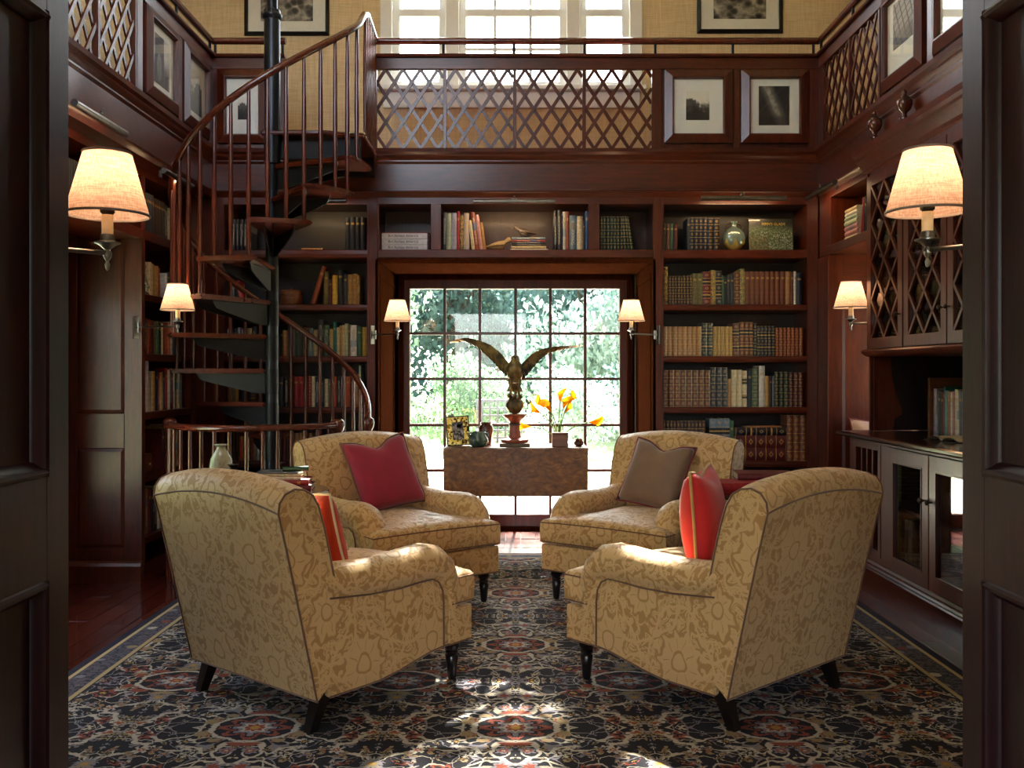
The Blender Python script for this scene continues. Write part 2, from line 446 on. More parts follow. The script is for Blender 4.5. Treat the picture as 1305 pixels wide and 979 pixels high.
# hall behind the viewer; its end opening is added for fill through the doorway
wallp('wall_hall', [(-2.4, -2.3, -3.3, YF-.12, 0, 2.75), (2.3, 2.4, -3.3, YF-.12, 0, 2.75), (-2.4, -1.8, -3.4, -3.3, 0, 2.75), (.2, 2.4, -3.4, -3.3, 0, 2.75),
      (-1.8, .2, -3.4, -3.3, 2.4, 2.75), (-1.8, .2, -3.4, -3.3, 0, .5)], PLASTER, 'cream plaster walls of the hall before the doorway')
struct(B(-2.4, 2.4, -3.4, YF-.12, 2.75, 2.83).build('ceiling_hall', CEILM), 'cream ceiling of the hall', 'ceiling')
portal('portal_back', (0, YW+.13, 1.0), (-PI/2, 0, 0), 1.75, 1.95)
portal('portal_gallery', (-.03, YW+.13, 4.32), (-PI/2, 0, 0), 2.0, 1.65)
portal('portal_left', (-XO-.13, 4.325, 1.10), (0, -PI/2, 0), 1.40, 1.45)
portal('portal_right', (XO+.13, 5.955, 1.25), (0, PI/2, 0), 1.40, .59)
portal('portal_front', (-1.35, YF-.13, 4.2), (PI/2, 0, 0), 1.7, 1.4)
portal('portal_hall', (-.8, -3.41, 1.45), (PI/2, 0, 0), 2.0, 1.9)

# garden window at the end of the room: dark stained frame, 6 x 5 panes
def muntin_window(name, label, xs, zs, y, wood_m, rot=None, outer=.055, mw=.022, sill=None):
    root = thing(name, label, 'window'); root['kind'] = 'structure'
    W0, W1, Z0, Z1 = xs[0], xs[-1], zs[0], zs[-1]
    parts = []
    parts.append(Mb().box(W0-outer, W0, y-.03, y+.05, Z0-outer, Z1+outer).box(W1, W1+outer, y-.03, y+.05, Z0-outer, Z1+outer)
      .box(W0, W1, y-.03, y+.05, Z1, Z1+outer).box(W0, W1, y-.03, y+.05, Z0-outer, Z0).build('window_frame', wood_m, root))
    for x in xs[1:-1]: parts.append(B(x-mw/2, x+mw/2, y-.012, y+.022, Z0, Z1).build('muntin', wood_m, root))
    for z in zs[1:-1]: parts.append(B(W0, W1, y-.0125, y+.0225, z-mw/2, z+mw/2).build('muntin', wood_m, root))
    for i in range(len(xs)-1):
        for j in range(len(zs)-1):
            parts.append(B(xs[i], xs[i+1], y+.003, y+.006, zs[j], zs[j+1]).build('pane', GLASS, root))
    return root
wx_ = [(p-657)*YW/FOC for p in (522, 566.5, 611.5, 657, 701.5, 746, 790)]
wz_ = [EYE+(475-p)*YW/FOC for p in (656, 600, 542, 483, 425, 368)]
muntin_window('window_1', 'tall dark-framed garden window of thirty panes at the end of the room', wx_, wz_, YW+.03, WZ, outer=.12)
w = muntin_window('window_2', 'side window of many panes in the panelled alcove', [LY0+.05+i*(LY1-LY0-.1)/6 for i in range(7)], [LZ0+.05+i*(LZ1-LZ0-.1)/5 for i in range(6)], 0, WZ, outer=.05)
w.rotation_euler = (0,0,PI/2); w.location = (-XO-.05, 0, 0)
w = muntin_window('window_3', 'narrow window beside the cushioned seat in the right alcove', [RY0+.04, (RY0+RY1)/2, RY1-.04], [RZ0+.04+i*(RZ1-RZ0-.08)/3 for i in range(4)], 0, WZ, outer=.04)
w.rotation_euler = (0,0,PI/2); w.location = (XO+.06, 0, 0)
# white triple window over the gallery
def px7(p): return (p-657)*YW/FOC
def zz7(p): return EYE+(475-p)*YW/FOC
w4 = thing('window_4', 'white triple sash window above the gallery railing', 'window'); w4['kind'] = 'structure'
cas = Mb()
for a, b in ((485,500),(568,585),(722,739),(802,818)): cas.box(px7(a), px7(b), YW-.03, YW+.07, UZ0, UZ1)
cas.box(px7(485), px7(818), YW-.035, YW+.07, UZ1-.03, UZ1+.12)
cas.build('window_casing', WHITE, w4, bevel=.004)
Mb().box(px7(482), px7(822), YW-.09, YW+.06, UZ0-.02, UZ0+.015).box(px7(489), px7(815), YW-.03, YW, UZ0-.15, UZ0-.02).build('window_sill', WHITE, w4, bevel=.004)
for a, b, nm in ((500,568,0),(585,722,2),(739,802,0)):
    x0, x1 = px7(a), px7(b); zm = zz7(14)
    for z0, z1, yy in ((UZ0+.015, zm+.02, YW+.02), (zm-.02, UZ1-.03, YW+.05)):
        s = Mb().frame(x0, x1, z0, z1, .055, yy, yy+.03).build('sash', WHITE, w4)
        for k in range(nm):
            xx = x0 + (x1-x0)*(k+1)/(nm+1); B(xx-.012, xx+.012, yy+.002, yy+.027, z0+.055, z1-.055).build('muntin', WHITE, s)
        if nm:
            zc = (z0+z1)/2; B(x0+.055, x1-.055, yy+.003, yy+.028, zc-.012, zc+.012).build('muntin', WHITE, s)
        B(x0+.05, x1-.05, yy+.013, yy+.016, z0+.05, z1-.05).build('pane', GLASS, s)

# the two open door leaves of the doorway
def door_leaf(name, sx, label):
    X = .905; d = thing(name, label, 'door'); d['kind'] = 'structure'
    y0, y1, t = 1.0, 1.9, .045
    xi, xo = sx*X, sx*(X+t)
    ys, ye = y0+.09, y1-.09
    st = Mb().box(xi, xo, y0, ys, .01, 2.06).box(xi, xo, ye, y1, .01, 2.06)
    st.build('stile', WD, d, bevel=.002)
    rl = Mb()
    rails = ((.01,.22),(.85,1.05),(1.945,2.06))
    for a, b in rails: rl.box(xi, xo, ys, ye, a, b)
    rl.build('rail', WD, d)
    for z0, z1 in ((.22,.85),(1.05,1.945)):
        B(sx*(X+.018), sx*(X+t-.012), ys, ye, z0, z1).build('panel', WD, d)
        mo = Mb()       # ogee moulding round the panel
        prof = [(0,0),(-.006,.002),(-.009,.008),(-.006,.015),(.004,.02),(.010,.028),(.018,.03),(.018,0)]
        for q in (0,1):
            yy = ye if q else ys; sg = -1 if q else 1
            mo.prism([(sx*(X+p[0]), yy+sg*p[1]) for p in prof], 'z', z0, z1)
            zz = z1 if q else z0
            mo.prism([(sx*(X+p[0]), zz+sg*p[1]) for p in prof], 'y', ys, ye)
        mo.build('panel_moulding', WD, d, smooth=40)
    return d
door_leaf('door_1', -1, 'dark mahogany panelled door leaf standing open beside left sconce')
door_leaf('door_2', 1, 'dark mahogany panelled door leaf standing open beside right sconce')

# ------------------------------------------------------------------ gallery deck, frieze and cornice
struct(Mb().box(-XO, XO, YB+.02, YW, 2.70, 2.76).box(-XO, -XG-.02, YF, YB+.02, 2.70, 2.76).box(XG+.02, XO, YF, YB+.02, 2.70, 2.76)
    .build('gallery_floor', WX), 'dark wooden gallery floor running above the bookcases', 'gallery')
def run(name, label, prof, cat='trim', inner=False):
    """a moulding profile (out from the face, height) carried round the three gallery faces with mitres"""
    b = Mb(); n = len(prof); rows = []
    for k in range(4):
        for o, z in prof:
            x, y = [(-XG+o, YF), (-XG+o, YB-o), (XG-o, YB-o), (XG-o, YF)][k]
            rows.append((x, y, z))
    fs = [(k*n+i, (k+1)*n+i, (k+1)*n+(i+1)%n, k*n+(i+1)%n) for k in range(3) for i in range(n)]
    fs += [tuple(range(n)), tuple(range(3*n, 4*n))]
    b.add(rows, fs)
    return struct(b.build(name, WX, smooth=30), label, cat)
run('trim_1', 'broad dark wood frieze under the gallery railing', [(0,2.50),(0,2.715),(-.03,2.715),(-.03,2.50)])
run('trim_2', 'moulded dark wood cornice at the foot of the gallery railing',
    [(-.03,2.70),(0,2.70),(.012,2.715),(.012,2.725),(.030,2.745),(.034,2.760),(.050,2.775),(.055,2.80),(-.03,2.80)])
run('trim_3', 'thin moulding between the frieze and the bookcases', [(-.03,2.468),(.002,2.468),(.008,2.478),(.022,2.492),(.026,2.505),(.014,2.512),(.014,2.522),(0,2.526),(-.03,2.526)])

# ------------------------------------------------------------------ gallery railing
ZR0, ZR1, ZT = 2.80, 3.36, 3.46
def at_face(side):
    return {'b': ((0,YB,0),0.0), 'l': ((-XG,0,0),PI/2), 'r': ((XG,0,0),-PI/2)}[side]
def rail_thing(name, label, side):
    loc, rz = at_face(side); return thing(name, label, 'railing', loc, rz, 'gallery railings')
def lattice(root, s0, s1, z0=ZR0+.008, z1=ZR1, per=.1215, slope=1.52, w=.022):
    H = z1-z0; n = int((s1-s0)/per)+6
    for d in (1,-1):
        for k in range(-8, n+8):
            c = s0 + .5*per + k*per          # crossing of the bottom edge
            pts = []
            for z in (z0, z1): pts.append((c + d*(z-z0)/slope, z))
            (a0,b0),(a1,b1) = pts
            lo, hi = 0.0, 1.0; da = a1-a0
            for lim, sg in ((s0,1),(s1,-1)):
                g0 = sg*(a0-lim); g1 = sg*(a1-lim)
                if g0 < 0 and g1 < 0: lo = 2; break
                if g0 < 0: lo = max(lo, g0/(g0-g1))
                if g1 < 0: hi = min(hi, g0/(g0-g1))
            if lo >= hi-.03: continue
            A = (a0+da*lo, -.004*d+.012, b0+H*lo); Bp = (a0+da*hi, -.004*d+.012, b0+H*hi)
            Mb().bar(A, Bp, .010, w, up=(d*-slope, 0, 1) if False else (1,0,0)).build('slat', WZ, root)
def solid(root, s0, s1):
    B(s0, s1, .012, .03, ZR0, ZR1).build('panel', WZ, root)
def rails(root, s0, s1, posts=(), hand=True):
    B(s0, s1, -.006, .03, ZR1, ZT-.02).build('top_rail', WX, root, bevel=.003)
    Mb().prism([(-.03,ZT-.02),(-.034,ZT-.012),(-.03,ZT),(.045,ZT),(.045,ZT-.02)], 'x', s0, s1).build('cap_moulding', WX, root, smooth=40)
    B(s0, s1, -.004, .028, ZR0-.0, ZR0+.012).build('bottom_rail', WX, root)
    if hand:
        n = 12; pr = [(.006+.026*math.cos(2*PI*i/n), 3.558+.024*math.sin(2*PI*i/n)) for i in range(n)]
        Mb().prism(pr, 'x', s0, s1).build('handrail', WSTAIR, root, smooth=50)
        for p in posts: Mb().lathe([(.010,ZT),(.010,3.54)], (p,.006,0), 8).build('post', BLACK_METAL, root, smooth=50)
def stile(root, a, b, y0=-.004): B(a, b, y0, .03, ZR0, ZR1).build('stile', WZ, root, bevel=.002)
xe = XB(475.5)
rb = rail_thing('gallery_railing', 'back gallery railing of diamond lattice panels below the white window', 'b')
rails(rb, xe, XG, [XB(p) for p in (565,655,745,835,934,1037)])
lx = [XB(p) for p in (478,567,656,744.5,833)]
for i in range(4): lattice(rb, lx[i]+.012, lx[i+1]-.012)
for x in lx[:-1]: stile(rb, x-.012, x+.012)
stile(rb, lx[4]-.012, XB(843)); stile(rb, XB(935), XB(943)); stile(rb, XB(1031), XG)
solid(rb, XB(843), XG-.02)
rc = rail_thing('gallery_railing', 'short solid gallery railing behind the spiral stair pole', 'b')
rails(rc, -XG, -1.60, [-2.09,-1.62]); solid(rc, -XG, -1.60); stile(rc, -XG, XB(277)); stile(rc, XB(341), -1.60)
rl = rail_thing('gallery_railing', 'left gallery railing of lattice and solid panels above the shelves', 'l')
rails(rl, YF, YB, [3.0,3.6,4.2,4.75,5.28,5.85,6.49])
for a, b in ((3.34,3.81),(3.81,4.28),(4.28,4.745),(4.745,5.21)): lattice(rl, a+.014, b-.014); stile(rl, b-.014, b+.014)
solid(rl, 5.21, YB); solid(rl, YF, 3.34); stile(rl, 5.21, 5.30); stile(rl, 5.86, 5.93); stile(rl, 6.44, YB)
rr = rail_thing('gallery_railing', 'right gallery railing of lattice and solid panels above the cabinet', 'r')
rails(rr, -YB, -YF, [-3.0,-3.6,-4.2,-4.75,-5.28,-5.88,-6.49])
for a, b in ((-6.42,-5.93),(-5.93,-5.44)): lattice(rr, a+.014, b-.014); stile(rr, b-.014, b+.014)
solid(rr, -5.44, -YF); stile(rr, -YB, -6.42); stile(rr, -4.80, -4.73)

# ------------------------------------------------------------------ framed photographs
def photo_mat(name, seed, kind):
    m = Mat(name, rough=.6); x, y, z = m.sep(m.coord('Generated'))
    v = m.comb(x+seed, z*1.2+seed*.7)
    n = m.noise(v, 5, 4, .6); big = m.noise(v, 2.2, 2)
    if kind == 'street':
        t = (z*.5 + n*.5).sm(.35,.62); bl = ((x*7.0).floor()*.37+seed).sin().abs()*.5+.25
        t = t * (z - bl).sm(-.04,.04,.35,1.0)
    elif kind == 'bridge':
        arch = (((x-.35)*(x-.35)*2.0 + (z-.35)*(z-.35)*.6).sqrt() - .22).sm(0,.03)
        leg = ((x-.36).abs()).sm(.26,.30); t = arch*.15 + leg*(z.sm(.1,.7,.15,.75)); t = t + (.24-((x-.35)*(x-.35)*2.0+(z-.35)*(z-.35)*.6).sqrt()).sm(0,.03)*.55
        t = t*(n*.4+.8)
    elif kind == 'night':
        d = (x*.9 + z*.5 - .72).abs(); t = d.sm(.28,.02)*.75*(n*.9+.3) + .05; t = t*(z.sm(.15,.3,.4,1.0))
    elif kind == 'girders':
        g = ((x*1.5+z*.6)*PI*3.0).sin().abs().sm(.25,.35); g2 = ((x*.4-z*1.2)*PI*5.0).sin().abs().sm(.2,.3); t = g*g2*.6*z.sm(0,.5,.4,1.0)+n*.15
    else:
        w = m.vor(v, 6, 1.0); t = Sk(m.nt, w.outputs['Distance']).sm(.2,.6)*n*1.2
    m.set('color', m.ramp(t, [(0,'#14110f'),(.5,'#6e675e'),(1,'#e6e0d4')])); return m.m
MATB = plain('mat_board', '#efece4', .8, var=.15)
def picture(label, side, s0, s1, z0, z1, fw, pr, kind, seed, group, wood_m=WZ, loc=None, depth=.035, name='framed_photograph'):
    """pr: print rectangle as fractions of the opening"""
    if loc is None: lc, rz = at_face(side)
    else: lc, rz = loc, 0.0
    cx, cz = (s0+s1)/2, z0
    M = Matrix.Translation(lc) @ Matrix.Rotation(rz,4,'Z')
    p = M @ Vector((cx, 0.012 if loc is None else 0, cz))
    o = thing(name, label, 'picture', p, rz, group)
    w, h = s1-s0, z1-z0
    fr = Mb(); X = [-w/2, w/2]
    # bevelled moulding: outer edge low, inner lip high
    prof = [(0,0),(0,-depth*.75),(fw*.15,-depth*.85),(fw*.8,-depth*1.3),(fw*.9,-depth*1.3),(fw,-depth*.9),(fw,0)]
    rings = []
    for d, y in prof: rings.append([(-w/2+d,y,d),(w/2-d,y,d),(w/2-d,y,h-d),(-w/2+d,y,h-d)])
    n = len(prof); vs = [q for r in rings for q in r]
    fs = [(i*4+k, i*4+(k+1)%4, ((i+1)%n)*4+(k+1)%4, ((i+1)%n)*4+k) for i in range(n) for k in range(4)]
    fr.add(vs, fs); fr.build('frame', wood_m, o)
    a, b, c, d = -w/2+fw*.8, w/2-fw*.8, fw*.8, h-fw*.8
    B(a, b, -depth*.35, -.002, c, d).build('mat_board', MATB, o)
    ow, oh = b-a, d-c
    B(a+ow*pr[0], a+ow*pr[1], -depth*.35-.0025, -depth*.35, c+oh*pr[2], c+oh*pr[3]).build('print', photo_mat('print_'+kind+str(seed), seed, kind), o)
    B(a, b, -depth*.62, -depth*.58, c, d).build('glass', PICGLASS, o)
    return o
G = 'dark framed photographs on the gallery railing'
picture('dark framed small street photograph beside the back lattice', 'b', XB(846.5), XB(933), 2.845, 3.355, .065, (.27,.71,.27,.76), 'street', 1.3, G)
picture('dark framed dim night photograph in the back right corner', 'b', XB(944), XB(1030), 2.845, 3.355, .065, (.20,.78,.18,.85), 'night', 4.7, G)
picture('dark framed photograph behind the spiral stair pole', 'b', XB(278), XB(341), 2.845, 3.355, .062, (.36,.72,.28,.66), 'street', 7.1, G)
picture('dark framed arched bridge photograph next to the left lattice', 'l', 5.33, 5.84, 2.845, 3.355, .062, (.2,.8,.15,.85), 'bridge', 2.0, G)
picture('dark framed tall photograph in the back left corner', 'l', 5.94, 6.43, 2.845, 3.355, .062, (.24,.78,.16,.84), 'street', 9.4, G)
picture('dark framed girder photograph next to the right lattice', 'r', -5.38, -4.84, 2.845, 3.385, .065, (.22,.86,.34,.92), 'girders', 3.1, G)
picture('dark framed photograph beyond the girder photograph', 'r', -4.72, -4.20, 2.845, 3.385, .065, (.22,.86,.34,.92), 'street', 5.9, G)
BLKF = plain('black_frame', '#16120f', .3)
G2 = 'black framed photographs on the upper wall'
picture('large black framed crowd photograph on upper wall behind stair', None, px7(312), px7(420), zz7(46), zz7(46)+.62, .03, (.17,.83,.16,.9), 'crowd', 6.2, G2, BLKF, (0,YW-.001,0), .022)
picture('large black framed crowd photograph on upper wall right of window', None, px7(888), px7(997), zz7(43), zz7(43)+.62, .03, (.17,.83,.16,.9), 'crowd', 2.7, G2, BLKF, (0,YW-.001,0), .022)
picture('black framed photograph on the right upper wall above gallery', None, -.3, .3, 3.6, 4.3, .03, (.17,.83,.16,.9), 'crowd', 3.9, G2, BLKF, (0,0,0), .022)
_o = [o for o in COL.objects if o.get('label','').startswith('black framed photograph on the right upper')][0]
_o.location = (XO-.001, 6.0, 3.5); _o.rotation_euler = (0,0,-PI/2)

# ------------------------------------------------------------------ bookcases
ZS = [2.106, 1.725, 1.365, 1.010, .634, .26]       # upper faces of the shelves
ZTOP = 2.423
def shelf_th(z): return .060 if z > 2 else .044
def back_case(name, label, x0, x1, ox0, ox1):
    c = thing(name, label, 'bookcase', ((x0+x1)/2, YB, 0), 0); cx = (x0+x1)/2
    l = lambda a: a-cx
    def bx(a,b,y0,y1,z0,z1,nm,m,bev=.002): B(l(a),l(b),y0,y1,z0,z1).build(nm,m,c,bevel=bev)
    bx(x0,ox0,0,.36,0,2.47,'stile',WZ); bx(ox1,x1,0,.36,0,2.47,'stile',WZ)
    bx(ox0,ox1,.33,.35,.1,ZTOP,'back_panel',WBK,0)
    bx(ox0,ox1,0,.36,ZTOP,2.47,'header',WX); bx(ox0,ox1,.005,.34,0,.1,'base',WX)
    for z in ZS:
        t = shelf_th(z); s = Mb().box(l(ox0),l(ox1),.012,.33,z-t,z)
        s.prism([(.012,z-t),(0.002,z-t+.006),(0.0,z-t/2),(.002,z-.006),(.012,z)],'x',l(ox0),l(ox1)).build('shelf',WX,c)
    # bead round the opening
    Mb().frame(l(ox0)-.006,l(ox1)+.006,.094,ZTOP+.006,.010,-.006,.004).build('bead',WZ,c)
    return c
back_case('bookcase', 'bookcase of leather bound sets to the right of the garden window', XB(833), XG-.005, XB(845), XB(1029))
back_case('bookcase', 'bookcase behind the spiral staircase beside the garden window', -XG+.005, XB(481), XB(285), XB(468.5))
# shelf row bridging the window
c = thing('bridge_bookshelf', 'row of three shelf bays bridging over the garden window', 'bookcase', (0,YB,0))
xs = [XB(481), XB(549), XB(562), XB(750), XB(764), XB(833)]
for a, b in ((XB(481)+.001,XB(483)),(XB(549),XB(562)),(XB(750),XB(764)),(XB(832),XB(833)-.001)): B(a,b,0,.33,2.106,ZTOP).build('stile',WZ,c,bevel=.002)
B(XB(481)+.001,XB(833)-.001,0.0,.36,2.040,2.106).build('shelf',WX,c,bevel=.003)
B(XB(481)+.001,XB(833)-.001,0,.36,ZTOP,2.47).build('header',WX,c)
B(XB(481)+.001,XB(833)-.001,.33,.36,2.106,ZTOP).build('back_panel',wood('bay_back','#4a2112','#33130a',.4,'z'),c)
# panelled window recess
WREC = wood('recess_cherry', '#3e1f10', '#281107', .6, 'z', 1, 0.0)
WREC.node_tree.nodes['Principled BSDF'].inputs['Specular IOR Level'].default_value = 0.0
rcs = thing('trim_4', 'panelled wooden lining of the garden window recess', 'panelling'); rcs['kind'] = 'structure'
for sx in (-1,1):
    X = .955*sx
    B(X, X+.02*sx, YB+.36, YW, 0, 2.04).build('lining', WREC, rcs)
    B(X, X+.02*sx, YB, YB+.36, 0, 2.04).build('lining', WREC, rcs)
    for z0, z1 in ((.12,.62),(.70,1.95)):
        Mb().frame(6.60,7.34,z0,z1,.035,0,.012).xf(Matrix.Translation((X,0,0)) @ Matrix.Rotation(PI/2*1,4,'Z') @ Matrix.Translation((0,-.006,0))).build('panel_moulding', WREC, rcs)
B(-.955,.955, YB, YW, 2.028, 2.040).build('soffit', WREC, rcs)
Mb().frame(-.93,.93,-.02,2.03,.045,YW-.05,YW).build('casing', WREC, rcs, bevel=.004)
Mb().prism([(YB-.012,2.05),(YB-.012,2.04),(YB+.02,2.012),(YB+.04,2.012),(YB+.04,2.04)],'x',-.955,.955).build('cove',WREC,rcs)

# left shelves
def side_case_left():
    y0, y1 = 5.60, YB-.004; yc = (y0+y1)/2
    c = thing('bookcase', 'tall shelves against the left wall beyond the panelled pilaster', 'bookcase', (XL, yc, 0), PI/2)
    l = lambda a: a-yc
    B(l(y0),l(y0)+.02,0,.36,0,2.47).build('stile',WZ,c); B(l(y1)-.10,l(y1),0,.36,0,2.47).build('stile',WZ,c)
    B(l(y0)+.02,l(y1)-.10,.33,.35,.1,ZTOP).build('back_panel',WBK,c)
    B(l(y0)+.02,l(y1)-.10,0,.36,ZTOP,2.47).build('header',WY,c); B(l(y0)+.02,l(y1)-.10,.005,.34,0,.1).build('base',WY,c)
    for z in ZS: B(l(y0)+.02,l(y1)-.10,.005,.33,z-shelf_th(z),z).build('shelf',WY,c,bevel=.004)
side_case_left()
c = thing('bridge_bookshelf', 'high shelf bay over the left window alcove', 'bookcase', (XL, 4.5, 0), PI/2)
B(-1.1,1.098,0,.36,2.046,2.106).build('shelf',WY,c,bevel=.003); B(-1.1,1.098,0,.36,ZTOP,2.47).build('header',WY,c); B(-1.1,1.098,.33,.36,2.106,ZTOP).build('back_panel',WBK,c)
B(.55,.60,0,.33,2.106,ZTOP).build('stile',WZ,c); B(1.06,1.098,0,.33,2.106,ZTOP).build('stile',WZ,c)
# frieze backing between the set-back left shelves and the gallery face
struct(B(XL-.30, -XG-.03, YF, YB, 2.47, 2.50).build('trim_5', WY), 'soffit board under the left gallery', 'trim')

def reveal(name, label, x0, x1, y, t, panels, stl, base=.13):
    """panelled pilaster side facing the doorway: stiles, rails, raised panels, baseboard"""
    r = thing(name, label, 'panelling'); r['kind'] = 'structure'
    B(x0, x1, y+.012, y+t, 0, 2.045).build('backing', WZ, r)
    a, b = x0+stl, x1-stl
    B(x0, a, y, y+.012, base, 2.045).build('stile', WZ, r, bevel=.002); B(b, x1, y, y+.012, base, 2.045).build('stile', WZ, r, bevel=.002)
    zs = [base] + [z for p in panels for z in p] + [2.045]
    for i in range(0, len(zs), 2): B(a, b, y, y+.012, zs[i], zs[i+1]).build('rail', WX, r, bevel=.002)
    for z0, z1 in panels:
        vs = []; k = .022
        for d, yy in ((0,y+.012),(.004,y+.008),(k,y+.002),(k,y+.002)): vs += [(a+d,yy,z0+d),(b-d,yy,z0+d),(b-d,yy,z1-d),(a+d,yy,z1-d)]
        fs = [(i*4+q, i*4+(q+1)%4, (i+1)*4+(q+1)%4, (i+1)*4+q) for i in range(2) for q in range(4)] + [(8,9,10,11)]
        Mb().add(vs, fs).build('raised_panel', WZ, r)
    Mb().prism([(y-.02,0),(y-.02,base-.03),(y-.012,base-.012),(y,base),(y+.012,base),(y+.012,0)],'x',x0,x1).build('plinth', WX, r)
    return r
zp = lambda p: EYE+(475-p)*5.59/FOC
WZ_, WX_ = WZ, WX
WZ = wood('pilaster_cherry', '#5a240d', '#341206', .38, 'z', 1, .12); WX = WZ
reveal('trim_6', 'tall panelled pilaster side in the left alcove with two raised panels', -XO+.005, XL-.001, 5.575, .024, [(zp(698),zp(571)),(zp(527),zp(303))], .105)
WZ, WX = WZ_, WX_
struct(B(-XO, XL, 3.36, 3.40, 0, 2.045).build('trim_7', WZ), 'near panelled side of the left window alcove', 'panelling')
struct(B(XL-.02, XL, YF, 3.36, 0, 2.47).build('trim_8', WZ), 'plain cherry panelling beside the doorway', 'panelling')
reveal('trim_9', 'panelled pilaster side behind the cushioned seat in right alcove', XG+.0, XO-.005, 6.30, .03, [(.55,1.80)], .085)
cl_ = thing('corner_pilaster', 'plain cherry corner post behind the spiral stair', 'pilaster', (XL, YB, 0))
B(-.02,.118,.004,.36,0,2.47).build('shaft',WZ,cl_); B(-.02,.118,0,.004,0,.12).build('plinth',WX,cl_)
c = thing('corner_pilaster', 'narrow cherry pilaster in the right back corner', 'pilaster', (XG, 6.41, 0))
B(-.012,.06,-.11,.104,0,2.04).build('shaft',WZ,c,bevel=.003); B(-.02,.06,-.11,.104,0,.13).build('plinth',WY,c)
c = thing('bridge_bookshelf', 'high shelf bay over the cushioned seat in right alcove', 'bookcase', (XG, 6.04, 0), -PI/2)
B(-.47,.42,0,.36,2.046,2.106).build('shelf',WY,c,bevel=.003); B(-.47,.42,0,.36,ZTOP,2.47).build('header',WY,c); B(-.47,.42,.34,.36,2.106,ZTOP).build('back_panel',WBK,c)
B(-.47,-.23,0,.34,2.106,ZTOP).build('stile',WZ,c); 
# cherry boarding on the alcove back walls
def boards(name, label, x0, x1, y0, y1, oy0, oy1, oz0, oz1):
    b = Mb().box(x0,x1,y0,oy0,0,2.04).box(x0,x1,oy1,y1,0,2.04).box(x0,x1,oy0,oy1,0,oz0).box(x0,x1,oy0,oy1,oz1,2.04)
    struct(b.build(name, WZ), label, 'panelling')
boards('trim_10', 'cherry boarding around the left alcove window', -XO, -XO+.004, 3.40, 5.575, LY0, LY1, LZ0, LZ1)
boards('trim_11', 'cherry boarding around the right alcove window', XO-.004, XO, 5.61, 6.30, RY0, RY1, RZ0, RZ1)
# window seat in the right alcove
c = thing('window_seat', 'built-in wooden window seat in the right alcove', 'bench', ((XG+XO)/2, 5.965, 0))
B(-.30,.30,-.325,.325,0,.43).build('box',WZ,c); B(-.305,.30,-.328,.328,.43,.46).build('seat_board',WX,c,bevel=.005)

# ------------------------------------------------------------------ hutch cabinet on the right wall
HX = 2.11; HY0, HY1 = 3.45, 5.60
hb = thing('base_cabinet', 'long base cabinet with glass doors under the right hutch', 'cabinet', (1.995, (HY0+HY1)/2, 0), -PI/2)
hc = (HY0+HY1)/2
S = lambda y: hc - y        # local s runs from the far end (negative) towards the doorway
s0, s1 = S(HY1), S(HY0)
D = XO-1.995-.005
hs = lambda y: S(y)
B(s0, s1, .0, .02, .20, .235).build('bottom_rail', WY, hb); B(s0, s1, 0, .02, .855, .867).build('top_rail', WY, hb)
B(s0, s1, D-.02, D, .2, .867).build('back_panel', WBK, hb); B(s0, s1, .02, D, .20, .22).build('bottom_board', WY, hb)
B(s0, s1, .03, D-.02, .52, .54).build('shelf', WY, hb)
B(s0, s0+.025, .02, D, .0, .867).build('side_panel', WZ, hb); B(s1-.025, s1, .02, D, 0, .867).build('side_panel', WZ, hb)
Mb().prism([(0.0,0),(-.015,0),(-.015,.135),(-.022,.150),(-.016,.158),(-.026,.170),(-.020,.180),(-.010,.185),(-.006,.2),(0.02,.2),(.02,0)], 'x', s0-.012, s1).build('plinth', WY, hb, smooth=30)
for a, b in ((5.60,5.52),(5.12,5.00),(4.02,3.98)): B(hs(a), hs(b), 0, .025, .235, .855).build('stile', WZ, hb, bevel=.002)
# barred open section at the far end
bs = Mb().frame(hs(5.52), hs(5.12), .235, .855, .035, -.004, .015).build('barred_door', WZ, hb)
for k in range(3): xx = hs(5.52)+.035+(k+1)*.33/4; B(xx-.009, xx+.009, -.002, .012, .27, .82).build('bar', WZ, bs)
def knob(parent, x, y, z, m=BRONZE, k=1.0):
    b = Mb().lathe([(.005,0),(.005,.012),(.009,.016),(.013,.022),(.014,.028),(.010,.034),(.0,.037)], (0,0,0), 12)
    b.v = [(x+p[0]*k, y-p[2]*k, z+p[1]*k) for p in b.v]; return b.build('knob', m, parent, smooth=60)
for a, b, kn in ((5.0,4.505,-1),(4.50,4.02,1),(3.98,3.5,-1)):
    d = Mb().frame(hs(a)+.002, hs(b)-.002, .205, .853, .075, -.012, .012).build('glass_door', WZ, hb, bevel=.002)
    Mb().frame(hs(a)+.072, hs(b)-.072, .275, .783, .008, -.016, -.01).build('glazing_bead', WZ, d)
    B(hs(a)+.075, hs(b)-.075, -.002, .002, .278, .780).build('pane', CABGLASS, d)
    kx = hs(b)-.035 if kn < 0 else hs(a)+.035
    knob(d, kx, -.012, .63)
ct = tag(Mb().prism([(1.925,.885),(1.930,.878),(1.955,.872),(1.975,.868),(XO-.006,.868),(XO-.006,.905),(1.935,.905),(1.925,.898)], 'y', HY0, HY1+.03).build('counter_top', wood('counter_cherry','#4a1f16','#30120c',.12,'y',1,.8), bevel=0),
   'polished dark counter top on the right base cabinet', 'counter')
